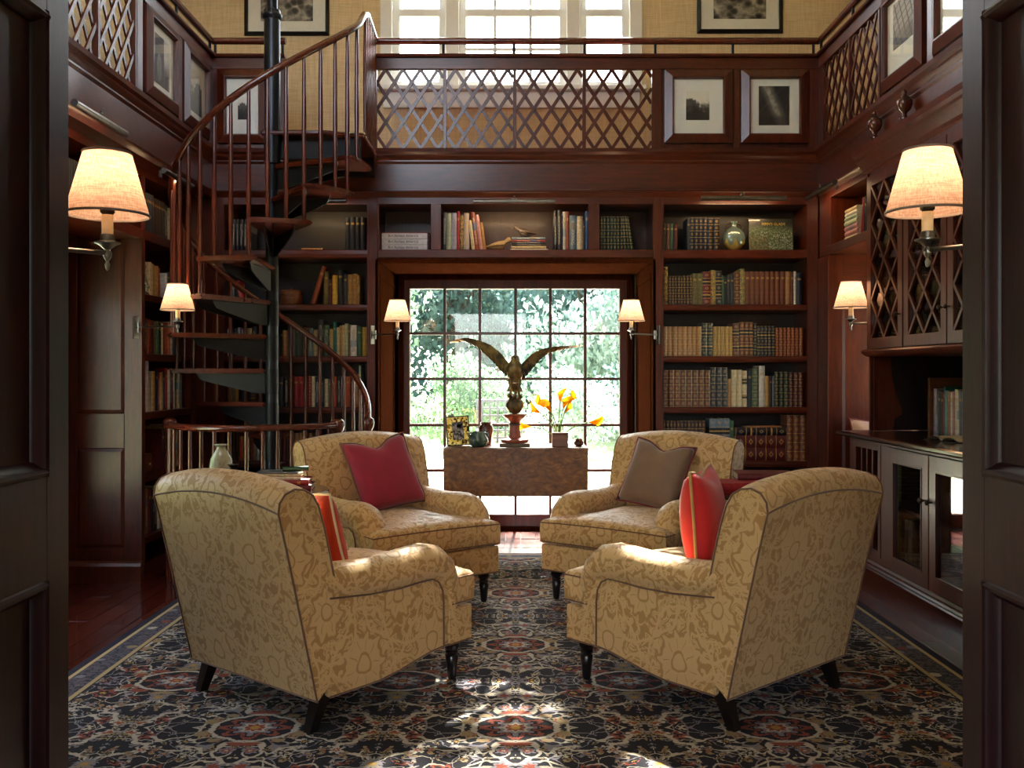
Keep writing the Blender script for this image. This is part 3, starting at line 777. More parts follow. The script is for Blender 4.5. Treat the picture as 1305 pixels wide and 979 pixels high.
# upper hutch
hu = thing('hutch_cabinet', 'wall hutch with diamond lattice glass doors above the right counter', 'cabinet', (HX, hc, 0), -PI/2)
HD = XO-HX-.005
B(s0, s0+.025, 0, HD, 1.385, 2.47).build('side_panel', WZ, hu); B(s1-.025, s1, 0, HD, .908, 2.47).build('side_panel', WZ, hu)
B(s0, s1, HD-.02, HD, .906, 2.47).build('back_panel', WBK, hu)
Mb().prism([(-.03,1.385),(-.038,1.375),(-.030,1.362),(-.015,1.352),(0,1.345),(HD-.02,1.345),(HD-.02,1.385)], 'x', s0-.03, s1).build('ledge', WY, hu, smooth=30)
B(s0+.025, s1-.025, .03, HD-.02, 1.72, 1.74).build('shelf', WY, hu); B(s0+.025, s1-.025, .03, HD-.02, 2.07, 2.09).build('shelf', WY, hu)
B(s0, s1, 0, .02, 2.40, 2.47).build('top_rail', WY, hu)
Mb().prism([(0,2.44),(-.01,2.45),(-.014,2.47),(-.035,2.495),(-.055,2.515),(-.06,2.53),(-.075,2.545),(-.08,2.575),(HD-.02,2.575),(HD-.02,2.44)], 'x', s0-.07, s1).build('cornice', WY, hu, smooth=25)
br = [(.02,1.345),(.12,1.345),(.122,1.30),(.128,1.22),(.15,1.12),(.185,1.04),(.19,1.0),(.155,.985),(.14,.97),(.135,.906),(.02,.906)]
B(s0+.002, s0+.024, .0, .08, .906, 1.345).build('bracket_post', WZ, hu); Mb().prism(br, 'x', s0+.004, s0+.03).build('scroll_bracket', WZ, hu); B(s0, s0+.006, .10, HD-.02, .906, 1.345).build('end_panel', WBK, hu)
dy = [(5.585,5.075,-1),(5.06,4.555,-1),(4.545,4.04,1),(4.03,3.52,-1)]
for i, (a, b, kn) in enumerate(dy):
    x0, x1 = hs(a), hs(b); z0, z1 = 1.39, 2.41; fwd = .062
    d = Mb().frame(x0, x1, z0, z1, fwd, -.018, .004).build('lattice_door', WZ, hu, bevel=.002)
    B(x0+fwd-.004, x1-fwd+.004, -.002, .001, z0+fwd-.004, z1-fwd+.004).build('pane', CABGLASS, d)
    # diamond glazing bars
    a0, a1, c0, c1 = x0+fwd, x1-fwd, z0+fwd, z1-fwd; per = (a1-a0)/2; slope = 1.16; H = c1-c0
    for sg in (1,-1):
        for k in range(-6, 9):
            c = a0 + k*per; q0, q1 = c, c + sg*H/slope
            lo, hi = 0., 1.
            for lim, s_ in ((a0,1),(a1,-1)):
                g0, g1 = s_*(q0-lim), s_*(q1-lim)
                if g0 < 0 and g1 < 0: lo = 2; break
                if g0 < 0: lo = max(lo, g0/(g0-g1))
                if g1 < 0: hi = min(hi, g0/(g0-g1))
            if lo >= hi-.04: continue
            Mb().bar((q0+(q1-q0)*lo, -.010, c0+H*lo), (q0+(q1-q0)*hi, -.010, c0+H*hi), .014, .018, up=(1,0,0)).build('glazing_bar', WZ, d)
    knob(d, x1-.03 if kn < 0 else x0+.03, -.018, 1.57, k=.9)
# urn finials on the cornice
UR = [(.030,0),(.030,.012),(.014,.018),(.010,.03),(.014,.04),(.030,.055),(.040,.078),(.042,.10),(.036,.108),(.028,.112),(.030,.118),(.018,.128),(.008,.136),(.012,.146),(.009,.158),(0,.164)]
for y, l in ((5.38,'turned wooden urn finial at the far end of hutch cornice'),(4.97,'turned wooden urn finial midway along the hutch cornice')):
    u = thing('urn_finial', l, 'finial', (2.062, y, 2.575), 0, 'urn finials on the hutch')
    Mb().box(-.032,.032,-.032,.032,0,.012).build('foot', WZ, u); Mb().lathe(UR, (0,0,.012), 20).build('urn', WSTAIR, u, smooth=60)

# ------------------------------------------------------------------ spiral staircase
SX, SY, SR = -1.526, 5.88, .60
RISE = .2125
st = thing('spiral_staircase', 'mahogany spiral staircase with black steel pole climbing to the gallery', 'staircase', (SX, SY, 0))
def pol(r, deg, z): a = math.radians(deg); return (r*math.cos(a), r*math.sin(a), z)
Mb().lathe([(.09,.0115),(.09,.02),(.038,.024),(.038,2.55),(.050,2.56),(.050,3.46),(.060,3.47),(.062,3.49),(.055,3.50),(.052,3.52),(.034,3.525),(.034,3.66),(.045,3.67),(.05,3.70),(.03,3.74),(0,3.75)], (0,0,0), 24).build('pole', Mat('pole_steel', color='#23262d', rough=.32, metal=.5).m, st, smooth=40)
def ang(k): return 349 + 30*(k-12)
for k in range(1, 13):
    z = RISE*k; a0 = ang(k); lo, hi = a0-18, a0+17
    out = [pol(.045, lo+ (hi-lo)*.1, 0)[:2]]
    arc = [pol(SR+.02, lo+(hi-lo)*i/6, 0)[:2] for i in range(7)]
    poly = [pol(.05, a0-50, 0)[:2]] + arc + [pol(.05, a0+50, 0)[:2]]
    t = Mb().prism(poly, 'z', z-.028, z).build('tread', WSTAIR, st, bevel=.009, seg=2)
    for da in (-13, 13):
        p = Mb(); th = .004
        base = [(.045, z-.03), (.045, z-.155), (.10, z-.155), (.36, z-.095), (.45,z-.07), (.48, z-.03)]
        p.prism(base, 'y', -th, th).xf(Matrix.Rotation(math.radians(a0+da*.8),4,'Z') @ Matrix.Translation((0,.0,0)))
        p.build('bracket', BLACK_METAL, t)
    cl = Mb().lathe([(.040,z-.16),(.040,z-.002)], (0,0,0), 16).build('collar', BLACK_METAL, t, smooth=40)
# landing between the pole and the gallery
lz = 2.76
land = Mb().prism([(-.06,-.05),(.30,-.06),(.575,.02),(.575,.635),(-.06,.635)], 'z', lz-.03, lz).build('landing', WSTAIR, st, bevel=.008)
B(-.05,.55,.03,.06,lz-.16,lz-.03).build('bracket', BLACK_METAL, land); B(-.05,.55,.58,.61,lz-.16,lz-.03).build('bracket', BLACK_METAL, land)
def zr(deg):          # stair surface height at an angle (continuous)
    return RISE*((deg-349)/30+12)
# outer handrail: from the newel at the foot round to the landing
a_start, a_end = 2, 350
hp = [pol(SR-.005, d, zr(d)+.86) for d in range(a_start, a_end, 6)]
foot = [pol(SR+.01, a_start-6, zr(a_start)+.80)]
top = [(.585,-.05,3.475),(.580,.10,3.53),(.565,.30,3.555),(.552,.62,3.558)]
Mb().tube(foot + hp + top, .021, 10).build('handrail', WSTAIR, st, smooth=60)
d = 12
while d < 348:
    k = round((d-349)/30+12); zt = RISE*max(1,k)
    r = SR-.01
    p0 = Vector(pol(r, d, zt-.015)); p1 = Vector(pol(r, d, zr(d)+.855))
    L = p1.z-p0.z
    Mb().lathe([(.011,0),(.012,.12),(.0145,L*.35),(.012,L*.8),(.010,L)], p0, 8).build('baluster', WSTAIR, st, smooth=60)
    d += 10
for i in range(7):        # landing balusters
    f = i/6; y = .0+.60*f; x = .583-.03*f
    Mb().lathe([(.011,lz),(.0135,lz+.3),(.010,3.50+.04*min(1,f*2))], (x,y,0), 8).build('baluster', WSTAIR, st, smooth=60)
NEWEL = [(.024,0),(.024,.72),(.028,.74),(.022,.76),(.020,.86),(.024,.88),(.034,.90),(.040,.925),(.036,.95),(.018,.962),(0,.965)]
Mb().lathe(NEWEL, pol(SR+.01, -4, .0115), 14).build('newel_post', WSTAIR, st, smooth=50)

# low curved guard rail in front of the stair
gr = thing('stair_guard_rail', 'low curved mahogany guard rail with balusters around the stair foot', 'railing', (SX, SY-.02, 0))
GR = .60; ga, gb = 192, 332
grr = lambda a: GR - .078*(lambda t: t*t*(3-2*t))(max(0,min(1,(a-258)/32)))
gp = [pol(grr(ga+(gb-ga)*i/24), ga+(gb-ga)*i/24, .935) for i in range(25)]
Mb().tube(gp, .026, 10, flat=.8).build('handrail', WSTAIR, gr, smooth=60)
for i in range(1, 16):
    a = ga+(gb-ga)*i/16; Mb().lathe([(.012,.0115),(.012,.1),(.014,.4),(.010,.93)], pol(grr(a),a,0), 8).build('baluster', WSTAIR, gr, smooth=60)
for a in (ga, gb): Mb().lathe([(r*1.1, .0115+z) for r, z in NEWEL], pol(grr(a), a, 0), 14).build('newel_post', WSTAIR, gr, smooth=50)

# ------------------------------------------------------------------ rug
tag(B(-1.86, 1.86, 2.25, 6.44, .0005, .011).build('rug', RUG, bevel=.003), 'dark floral oriental rug with cream and rust flowers under the armchairs', 'rug')

# ------------------------------------------------------------------ armchairs
def sstep(a, b, x): t = max(0, min(1, (x-a)/(b-a))); return t*t*(3-2*t)
def make_chair():
    ch = thing('armchair', 'x', 'armchair', group='gold damask armchairs around the rug')
    W = .385
    # back: one padded block, raked, with a rolled crest
    prof = [(-.385,.125),(-.402,.20),(-.440,.36),(-.478,.52),(-.512,.66),(-.535,.75),(-.545,.785),(-.540,.820),(-.518,.848),(-.480,.862),(-.440,.856),(-.405,.835),(-.380,.795),
            (-.355,.72),(-.330,.62),(-.308,.52),(-.298,.44),(-.295,.34),(-.295,.20)]
    nu = 17; sec = []
    b = Mb(); n = len(prof); vs = []
    for i in range(nu):
        u = -1+2*i/(nu-1); arch = .042*(1-u*u)
        for j, (y, z) in enumerate(prof):
            k = sstep(.55,.80,z); bul = .030*(1-u**4)*sstep(.3,.6,z) if j >= 11 else 0
            rearb = -.012*(1-u*u)*sstep(.2,.5,z)*sstep(.8,.6,z) if j < 7 else 0
            vs.append((u*W, y+bul+rearb, z+arch*k))
    fs = [(i*n+j, (i+1)*n+j, (i+1)*n+(j+1)%n, i*n+(j+1)%n) for i in range(nu-1) for j in range(n)]
    fs += [tuple(range(n)), tuple(range((nu-1)*n, nu*n))]
    back = b.add(vs, fs).build('backrest', DAMASK, ch, smooth=50, uv=True)
    # cords: both side outlines and the seam across the rear under the crest
    pp = Mb()
    for s in (0, nu-1):
        pp.tube([(v[0]*1.004, v[1], v[2]) for v in vs[s*n:s*n+16]], .0038, 6)
    pp.tube([vs[i*n+6] for i in range(nu)], .0036, 6)
    pp.tube([(vs[i*n][0], vs[i*n][1]-.002, vs[i*n][2]+.004) for i in range(nu)], .0036, 6)
    pp.build('cord', PIPE, back, smooth=60)
    zb = lambda y: .125 + .05*sstep(-.12,.24,y)
    ys = [-.33,-.2,-.1,0,.08,.16,.22,.27]
    for sx in (-1, 1):
        low = [(y, zb(y)) for y in ys]
        poly = low + [(.275,.40),(.262,.45),(.235,.485),(.19,.505),(-.33,.515)]
        side = Mb().prism(poly, 'x', sx*.25, sx*.382).build('arm', DAMASK, ch, uv=True, bevel=.006, seg=2)
        # rolled arm top, turning down the front
        path = [(-.345,.520)]+[(-.30,.517),(-.22,.508),(-.12,.502),(0,.502),(.10,.508),(.17,.508),(.22,.498),(.262,.470),(.288,.425),(.297,.37),(.298,.30),(.297,.24),(.295,.185)]
        rad = [.066,.066,.068,.070,.072,.074,.076,.076,.074,.068,.060,.056,.055,.052]
        r = Mb(); m_ = 14; q = len(path); vv = []
        for i, (y, z) in enumerate(path):
            a = path[max(0,i-1)]; c = path[min(q-1,i+1)]
            ty, tz = c[0]-a[0], c[1]-a[1]; L = math.hypot(ty,tz); ty/=L; tz/=L
            for k in range(m_):
                t = 2*PI*k/m_; ox = math.cos(t)*rad[i]*1.12; on = math.sin(t)*rad[i]*(1.0 if i < 8 else .9)
                # normal in the y-z plane pointing up/out
                vv.append((sx*(.322+ox*1.0), y - tz*on, z + ty*on))
        fs = [(i*m_+k, i*m_+(k+1)%m_, (i+1)*m_+(k+1)%m_, (i+1)*m_+k) for i in range(q-1) for k in range(m_)]
        fs += [tuple(range(m_)), tuple(range((q-1)*m_, q*m_))]
        r.add(vv, fs).build('arm_roll', DAMASK, side, smooth=60, uv=True)
        cd = Mb(); xo = sx*.388
        seam = [(-.33,.470),(-.15,.452),(0,.447),(.10,.452),(.17,.452),(.205,.435),(.226,.40),(.232,.35),(.233,.25),(.233,.178)]
        cd.tube([(xo,y,z) for y,z in seam], .0036, 6)
        cd.tube([(xo-sx*.004,y,z+.003) for y,z in low], .0036, 6)
        cd.build('cord', PIPE, side, smooth=60)
        # pleats where the roll turns over the front
    # seat base with the shaped apron
    bp = [(y, zb(y)) for y in ys if y > -.3]
    bd = Mb().prism([(-.30,.125)]+bp+[(.27,.315),(-.30,.315)], 'x', -.26, .26)
    bd.prism([(.27,.173),(.40,.173),(.405,.18),(.405,.305),(.40,.315),(.27,.315)], 'x', -.382, .382)
    base = bd.build('seat_base', DAMASK, ch, uv=True, bevel=.005)
    Mb().tube([(-.384,.27,.176),(-.384,.403,.176),(.384,.403,.176),(.384,.27,.176)], .0036, 6).build('cord', PIPE, base, smooth=60)
    # T-shaped loose cushion
    ol = [(-.25,-.29),(.25,-.29),(.25,.288),(.385,.288),(.385,.415),(-.385,.415),(-.385,.288),(-.25,.288)]
    def dense(o):
        r = []
        for i, a in enumerate(o):
            c = o[(i+1)%len(o)]
            for k in range(6): f = k/6; r.append((a[0]+(c[0]-a[0])*f, a[1]+(c[1]-a[1])*f))
        return r
    D_ = dense(ol); n = len(D_); cy = .08
    def ring(s_, z, sw=0.0):
        r_ = []
        for x, y in D_:
            r_.append((x*s_[0], cy+(y-cy)*s_[1], z + sw*(1-(x/.40)**2)))
        return r_
    rings = [ring((.97,.975),.322), ring((.995,.996),.332), ring((1.0,1.0),.385,.004), ring((.995,.996),.432,.008), ring((.965,.97),.446,.012), ring((.85,.88),.460,.014), ring((.55,.6),.474,.012), ring((.2,.25),.480,.008)]
    c = Mb(); vs = [p for r_ in rings for p in r_]
    fs = [(i*n+k, i*n+(k+1)%n, (i+1)*n+(k+1)%n, (i+1)*n+k) for i in range(len(rings)-1) for k in range(n)] + [tuple(range(n)), tuple(range((len(rings)-1)*n, len(rings)*n))]
    cu = c.add(vs, fs).build('seat_cushion', DAMASK, ch, smooth=55, uv=True)
    cd = Mb()
    for q in (1, 3): cd.tube([(p[0]*1.002,p[1],p[2]) for p in rings[q]], .0036, 6, closed=True)
    cd.build('cord', PIPE, cu, smooth=60)
    # legs: turned in front, square and splayed behind
    for sx in (-1, 1):
        Mb().lathe([(.015,0),(.018,.012),(.022,.06),(.027,.095),(.021,.102),(.028,.112),(.022,.120),(.030,.130),(.034,.142),(.028,.150),(.032,.155),(.032,.18)], (sx*.325,.345,.011), 16).build('leg', LEGM, ch, smooth=50)
        lb = Mb(); vv = []
        for z, y, w_ in ((.011,-.375,.017),(.14,-.325,.026)):
            for i, j in ((-1,-1),(1,-1),(1,1),(-1,1)): vv.append((sx*.335+i*w_, y+j*w_, z))
        lb.add(vv, [(3,2,1,0),(4,5,6,7),(0,1,5,4),(1,2,6,5),(2,3,7,6),(3,0,4,7)]).build('leg', LEGM, ch)
    return ch
ch0 = make_chair()
CH = [(-.728, 3.735, -39.5, 'gold damask armchair seen from behind beside the vase table'), (.760, 3.755, 41.5, 'gold damask armchair with the scarlet pillow seen from behind'),
      (-.638, 5.155, -143, 'gold damask armchair holding the crimson pillow in front of the staircase'), (.69, 5.22, 143, 'gold damask armchair holding the taupe pillow before the leather books')]
chairs = []
for i, (x, y, a, lb) in enumerate(CH):
    c = ch0 if i == 0 else dup(ch0)
    c.location = (x, y, 0); c.rotation_euler = (0,0,math.radians(a)); c['label'] = lb; chairs.append(c)

# ------------------------------------------------------------------ pillows
def pillow(label, mat, cordm, size, thick, chair, pos, tilt, turn, roll=0.0, notch=0.0, back_mat=None):
    N = 15; h = size/2
    def pos_(u, v, s):
        e = max(abs(u), abs(v))
        x = u*h*(1-.055*(1-v*v)); z = v*h*(1-.055*(1-u*u))
        t = thick/2*((1-u*u)*(1-v*v))**.42
        if notch and v > 0: z -= notch*math.exp(-(u/.38)**2)*v**1.5*h
        return (x, s*t, z+h)
    b = Mb()
    for s in (1,-1): b.grid(lambda i,j: pos_(-1+2*i, -1+2*j, s), N, N)
    rim = []
    for k in range(4):
        for i in range(N-1):
            f = -1+2*i/(N-1); rim.append([(f,-1),(1,f),(-f,1),(-1,-f)][k])
    me = b.mesh('pillow', smooth=80)
    bm = bmesh.new(); bm.from_mesh(me); bmesh.ops.remove_doubles(bm, verts=bm.verts, dist=.0005); bmesh.ops.recalc_face_normals(bm, faces=bm.faces); bm.to_mesh(me); bm.free()
    for p in me.polygons: p.use_smooth = True
    o = mk('pillow', me, mat); tag(o, label, 'pillow', 'scatter pillows on the armchairs')
    c = Mb().tube([pos_(u,v,0) for u,v in rim], .0055, 6, closed=True).build('cord', cordm, o, smooth=60)
    Mc = Matrix.Translation(Vector(CH[chair][:2]+(0,)) if False else Vector((CH[chair][0],CH[chair][1],0))) @ Matrix.Rotation(math.radians(CH[chair][2]),4,'Z')
    o.matrix_world = Mc @ Matrix.Translation(pos) @ Matrix.Rotation(math.radians(turn),4,'Z') @ Matrix.Rotation(math.radians(tilt),4,'X') @ Matrix.Rotation(math.radians(roll),4,'Y')
    return o
pillow('crimson square pillow leaning on the armchair before the staircase', CRIMSON, PIPE, .43, .16, 2, (-.05,-.12,.487), 25, 2, 7, .26)
pillow('taupe square pillow with red cord on armchair before the leather books', TAUPE, PIPE_RED, .40, .15, 3, (.04,-.13,.485), 25, -2, -7, .24)
pillow('scarlet pillow with gold cord in the armchair seen from behind', SCARLET, PIPE_GOLD, .40, .17, 1, (-.04,-.04,.475), -4, 26, 0, .12)
pillow('orange and cream pillow tucked in the armchair beside the vase table', ORANGE, CREAM, .34, .14, 0, (.10,-.12,.478), 14, -8, 0, .05)

# ------------------------------------------------------------------ side tables between the chairs
def side_table(label, x, y, r, zt, n=16):
    t = thing('side_table', label, 'table', (x, y, 0.011), 0, 'pedestal side tables between the armchairs')
    M_ = wood('table_walnut'+str(x), '#5a3120', '#371a10', .15, 'x', 1, .7); zt -= .011
    Mb().lathe([(r-.012,zt-.022),(r,zt-.016),(r+.004,zt-.008),(r,zt),(0,zt)], (0,0,0), 40).build('table_top', M_, t, smooth=40)
    Mb().lathe([(.10,zt-.05),(.10,zt-.022)], (0,0,0), 20).build('block', M_, t, smooth=40)
    Mb().lathe([(.03,.16),(.045,.20),(.05,.26),(.030,.33),(.022,.42),(.026,.55),(.035,zt-.06),(.05,zt-.05)], (0,0,0), 18).build('column', M_, t, smooth=50)
    for k in range(3):
        a = math.radians(90+120*k); p = [(.02,.22),(.10,.19),(.18,.10),(.25,.03),(.29,.018)]
        Mb().tube([(q*math.cos(a), q*math.sin(a), z) for q, z in p], [.022,.022,.020,.016,.018], 8).build('leg', M_, t, smooth=60)
    return t
TZ = .690
side_table('round walnut side table with vases and books beside the staircase', -1.24, 4.46, .345, TZ)
side_table('round walnut side table with red books between the right armchairs', 1.22, 4.46, .33, TZ)

# ------------------------------------------------------------------ drop-leaf table under the eagle
def burl():
    m = Mat('burl_walnut', rough=.42, coat=.1); v = m.coord('Object', (2.2,2.2,3.5))
    n = m.noise(v, 4, 5, .65, 2.5); n2 = m.noise(v, 14, 3)
    m.set('color', m.ramp(n*.7+n2*.3, [(.3,'#3d2110'),(.5,'#74471f'),(.7,'#9a6a34')])); return m.m
BURL = burl()
DY, DZ = 6.40, .735
dx0, dx1 = (565-657)*DY/FOC, (750-657)*DY/FOC
dk = thing('drop_leaf_table', 'burl walnut drop-leaf table in front of the garden window', 'table', (0, DY, 0))
DD = .44
Mb().box(dx0, dx1, .012, DD, DZ-.022, DZ).build('table_top', BURL, dk, bevel=.005, seg=2)
zl = EYE-(633-475)*DY/FOC
B(dx0+.003, dx1-.003, .0, .018, zl, DZ-.004).build('front_leaf', BURL, dk, bevel=.004, seg=2)
B(dx0+.003, dx1-.003, DD-.006, DD+.012, zl, DZ-.004).build('rear_leaf', BURL, dk, bevel=.004)
Mb().box(dx0+.08, dx1-.08, .05, .07, DZ-.13, DZ-.022).box(dx0+.08, dx1-.08, DD-.07, DD-.05, DZ-.13, DZ-.022).box(dx0+.06, dx0+.08, .05, DD-.05, DZ-.13, DZ-.022).box(dx1-.08, dx1-.06, .05, DD-.05, DZ-.13, DZ-.022).build('apron', BURL, dk)
for x in (dx0+.075, dx1-.075):
    for y in (.07, DD-.07): Mb().lathe([(.014,.0),(.018,.03),(.02,.2),(.024,.42),(.028,.56),(.022,.58),(.03,.6),(.03,DZ-.022)], (x,y,0), 12).build('leg', BURL, dk, smooth=50)

# ------------------------------------------------------------------ bronze eagle statue
def bronze_gold():
    m = Mat('gilt_bronze', rough=.42, metal=.75); v = m.coord('Object')
    n = m.noise(v, 26, 4, .65); n2 = m.noise(v, 9, 2)
    m.set('color', m.mix((n*.6+n2*.5).sm(.42,.68), '#3d3a30', '#8d7748')); m.bump(n, .35, .006); return m.m
EB = bronze_gold(); TERR = wood('pedestal_red', '#a2553a', '#7c3522', .35, 'x', .6)
EY = 6.58; es = FOC/EY
ex = (656-657)/es
eg = thing('eagle_statue', 'bronze eagle with raised wings standing on a ball and red pedestal', 'statue', (ex, EY, DZ))
zof = lambda p: (572-p)/es          # height over the table top from a photo row
ZP = DZ
# pedestal heights are kept relative to its own top at the ball
ped = [(0,0),(.108,.0),(.108,.022)]
B(-.105,.105,-.105,.105,0,.026).build('plinth', BRONZE, eg, bevel=.002)
Mb().lathe([(.092,.026),(.097,.034),(.096,.048),(.070,.054),(.046,.060),(.041,.075),(.036,.125),(.036,.145)], (0,0,0), 28).build('pedestal', TERR, eg, smooth=40)
Mb().lathe([(.036,.145),(.042,.149),(.042,.158),(.034,.164)], (0,0,0), 28).build('pedestal_ring', BRONZE, eg, smooth=40)
Mb().lathe([(.034,.164),(.042,.172),(.062,.192),(.080,.206),(.087,.217),(.082,.224),(.04,.226),(0,.226)], (0,0,0), 28).build('pedestal_dish', TERR, eg, smooth=40)
bz = .287; br_ = .063
Mb().lathe([(br_*math.sin(PI*i/14), -br_*math.cos(PI*i/14)) for i in range(15)], (0,0,bz), 22).lathe([(br_*1.005,-.006),(br_*1.03,0),(br_*1.005,.006)], (0,0,bz+.012), 22).build('ball', EB, eg, smooth=50)
pk = Mb()
for k in range(7):
    a = 2*PI*k/7; pk.tube([(.035*math.cos(a),.035*math.sin(a),bz+.045),(.05*math.cos(a),.05*math.sin(a),bz+.065),(.048*math.cos(a+.2),.048*math.sin(a+.2),bz+.085)],[.014,.010,.002],6)
pk.build('rocky_crown', EB, eg, smooth=40)
for sx in (-1,1):
    lg = Mb().tube([(sx*.030,.0,bz+.055),(sx*.028,.0,bz+.12),(sx*.032,.006,bz+.185)],[.010,.010,.020],8)
    for q in (-.6,0,.6): lg.tube([(sx*.034,0,bz+.066),(sx*.034+.022*math.sin(q),-.024*math.cos(q),bz+.066),(sx*.034+.034*math.sin(q),-.036*math.cos(q),bz+.052)],[.007,.006,.002],5)
    lg.build('leg', EB, eg, smooth=60)
# body, neck, head and beak as one skin
bs_ = [(0,.035,.436,.010),(0,.026,.450,.034),(0,.014,.476,.050),(0,.004,.508,.057),(0,0,.540,.058),(0,-.002,.566,.052),(0,-.006,.586,.038),(.002,-.012,.602,.030),(.003,-.020,.617,.028),(.004,-.026,.630,.023),(.004,-.029,.637,.008)]
bd = Mb(); nb_ = 16; vv = []
for x, y, z, r in bs_:
    for k in range(nb_):
        a = 2*PI*k/nb_; rr = r*(1+.04*math.sin(k*5.0+z*140)); vv.append((x+rr*math.cos(a)*1.02, y+rr*math.sin(a)*.9, z+.0))
bd.add(vv, [(i*nb_+k, i*nb_+(k+1)%nb_, (i+1)*nb_+(k+1)%nb_, (i+1)*nb_+k) for i in range(len(bs_)-1) for k in range(nb_)] + [tuple(range(nb_)), tuple(range((len(bs_)-1)*nb_, len(bs_)*nb_))])
bd.tube([(.004,-.036,.617),(.003,-.058,.614),(.003,-.068,.604),(.003,-.070,.592)],[.014,.010,.007,.001],8)
bd.build('body', EB, eg, smooth=70)
tl = Mb()
for k in range(5):
    f = (k-2)/2; tl.bar((.012*f,.035,.46),(.046*f,.080,.375+.008*abs(f)),.022,.005,up=(0,1,0))
tl.build('tail', EB, eg)
# wings: leading and trailing edges, as measured on the statue, feathers as ridges
def wing(lead, trail, sx):
    def conv(p): return Vector(((560+p[0]/6.12-656)/es, 0, (568.5-(420+p[1]/6.12))/es))
    L = [conv(p) for p in lead]; T = [conv(p) for p in trail]
    def samp(P, f):
        q = f*(len(P)-1); i = min(int(q), len(P)-2); t = q-i; return P[i]*(1-t)+P[i+1]*t
    nu, nv = 34, 9; top = []
    def pt(i, j, side):
        f, g = i/(nu-1), j/(nv-1)
        a, b_ = samp(L,f), samp(T,f); p = a*(1-g)+b_*g
        ridge = .006*(1 if i % 2 else -1)*g
        notch = (b_-a)*(-.06*(1 if i % 2 else 0))*g*g
        y = .02 + .05*f - .03*math.sin(PI*f) + .015*g
        th = (.017*(1-f*.75))*(1-g*.75)
        return (p.x+notch.x, y+ridge*.6+side*th, p.z+notch.z)
    w_ = Mb(); vs = [pt(i,j,-1) for i in range(nu) for j in range(nv)] + [pt(i,j,1) for i in range(nu) for j in range(nv)]
    m_ = nu*nv; fs = []
    for i in range(nu-1):
        for j in range(nv-1):
            q = (i*nv+j, (i+1)*nv+j, (i+1)*nv+j+1, i*nv+j+1); fs += [q, tuple(m_+k for k in q[::-1])]
        fs += [(i*nv, i*nv+m_, (i+1)*nv+m_, (i+1)*nv), (i*nv+nv-1, (i+1)*nv+nv-1, (i+1)*nv+nv-1+m_, i*nv+nv-1+m_)]
    for j in range(nv-1): fs += [(j, j+1, j+1+m_, j+m_), ((nu-1)*nv+j, (nu-1)*nv+j+m_, (nu-1)*nv+j+1+m_, (nu-1)*nv+j+1)]
    w_.add(vs, fs).build('wing', EB, eg, smooth=28)
wing([(560,300),(535,255),(480,185),(400,120),(300,80),(200,62),(130,75),(75,100)], [(560,390),(528,372),(480,330),(420,258),(350,190),(290,140),(200,92),(76,103)], -1)
wing([(625,300),(650,258),(720,190),(800,150),(900,132),(1000,126),(1060,122),(1125,121)], [(640,390),(672,375),(735,300),(795,230),(850,188),(930,165),(1010,148),(1125,127)], 1)

# ------------------------------------------------------------------ small things on the drop-leaf table
def gilt_mosaic():
    m = Mat('gilt_mosaic', rough=.3, metal=.7); v = m.coord('Object'); t = m.vor(v, 75)
    m.set('color', m.ramp(m.sep(t.outputs['Color'])[0], [(0,'#e6c25a'),(.35,'#8a6a1e'),(.6,'#f2dc8c'),(.85,'#3d2c12')], True)); return m.m
def on_desk(px): return (px-657)*(DY+.2)/FOC
t = thing('photo_frame', 'gilt mosaic photo frame leaning on the drop-leaf table', 'photo frame', (on_desk(585), DY+.2, DZ), math.radians(6))
TL = Matrix.Rotation(math.radians(-9),4,'X') @ Matrix.Rotation(math.radians(-4),4,'Y')
Mb().frame(-.078,.078,.004,.205,.038,-.012,.004).xf(TL).build('frame', gilt_mosaic(), t)
Mb().frame(-.082,.082,0,.209,.007,-.016,.008).xf(TL).build('rim', BLKF, t); B(-.042,.042,-.004,.003,.04,.17).xf(TL).build('photograph', photo_mat('portrait', 8.3, 'crowd'), t)
Mb().bar((0,.005,.15),(0,.085,.004),.03,.004,up=(0,1,0)).build('strut', BLKF, t)
def glaze(name, a, b, c, sc=8, rough=.18):
    m = Mat(name, rough=rough, coat=.6); v = m.coord('Object'); x,y,z = m.sep(v)
    n = m.noise(v, sc, 3, .6, 1.0); m.set('color', m.ramp(n, [(.32,a),(.5,b),(.68,c)])); return m.m
GZG = glaze('green_glaze', '#23352d', '#4d6a5a', '#8a9a7a'); GZB = glaze('brown_glaze', '#2e1a14', '#5d3624', '#7a4a30')
t = thing('round_pot', 'squat green glazed pot on the drop-leaf table', 'vase', (on_desk(610), DY+.14, DZ))
Mb().lathe([(.042,0),(.060,.012),(.070,.035),(.070,.055),(.058,.078),(.050,.088),(.054,.100),(.052,.102),(.046,.096),(.046,.086),(.05,.07),(.0,.02)], (0,0,0), 28).build('body', GZG, t, smooth=60)
for sx in (-1,1): Mb().tube([(sx*.052,0,.094),(sx*.066,0,.090),(sx*.068,0,.074),(sx*.060,0,.066)], .006, 8).build('handle', GZG, t, smooth=60)
t = thing('brown_jar', 'shouldered brown glazed jar behind the green pot', 'vase', (on_desk(619), DY+.29, DZ))
Mb().lathe([(.036,0),(.042,.04),(.052,.09),(.054,.115),(.046,.138),(.038,.146),(.044,.158),(.042,.160),(.034,.152),(.034,.14),(0,.03)], (0,0,0), 24).build('body', GZB, t, smooth=60)
BOXW = wood('box_wood', '#8a5332', '#5c3220', .35, 'x', 1)
t = thing('wooden_box', 'small brown wooden box before the lily vase', 'box', (on_desk(713), DY+.14, DZ))
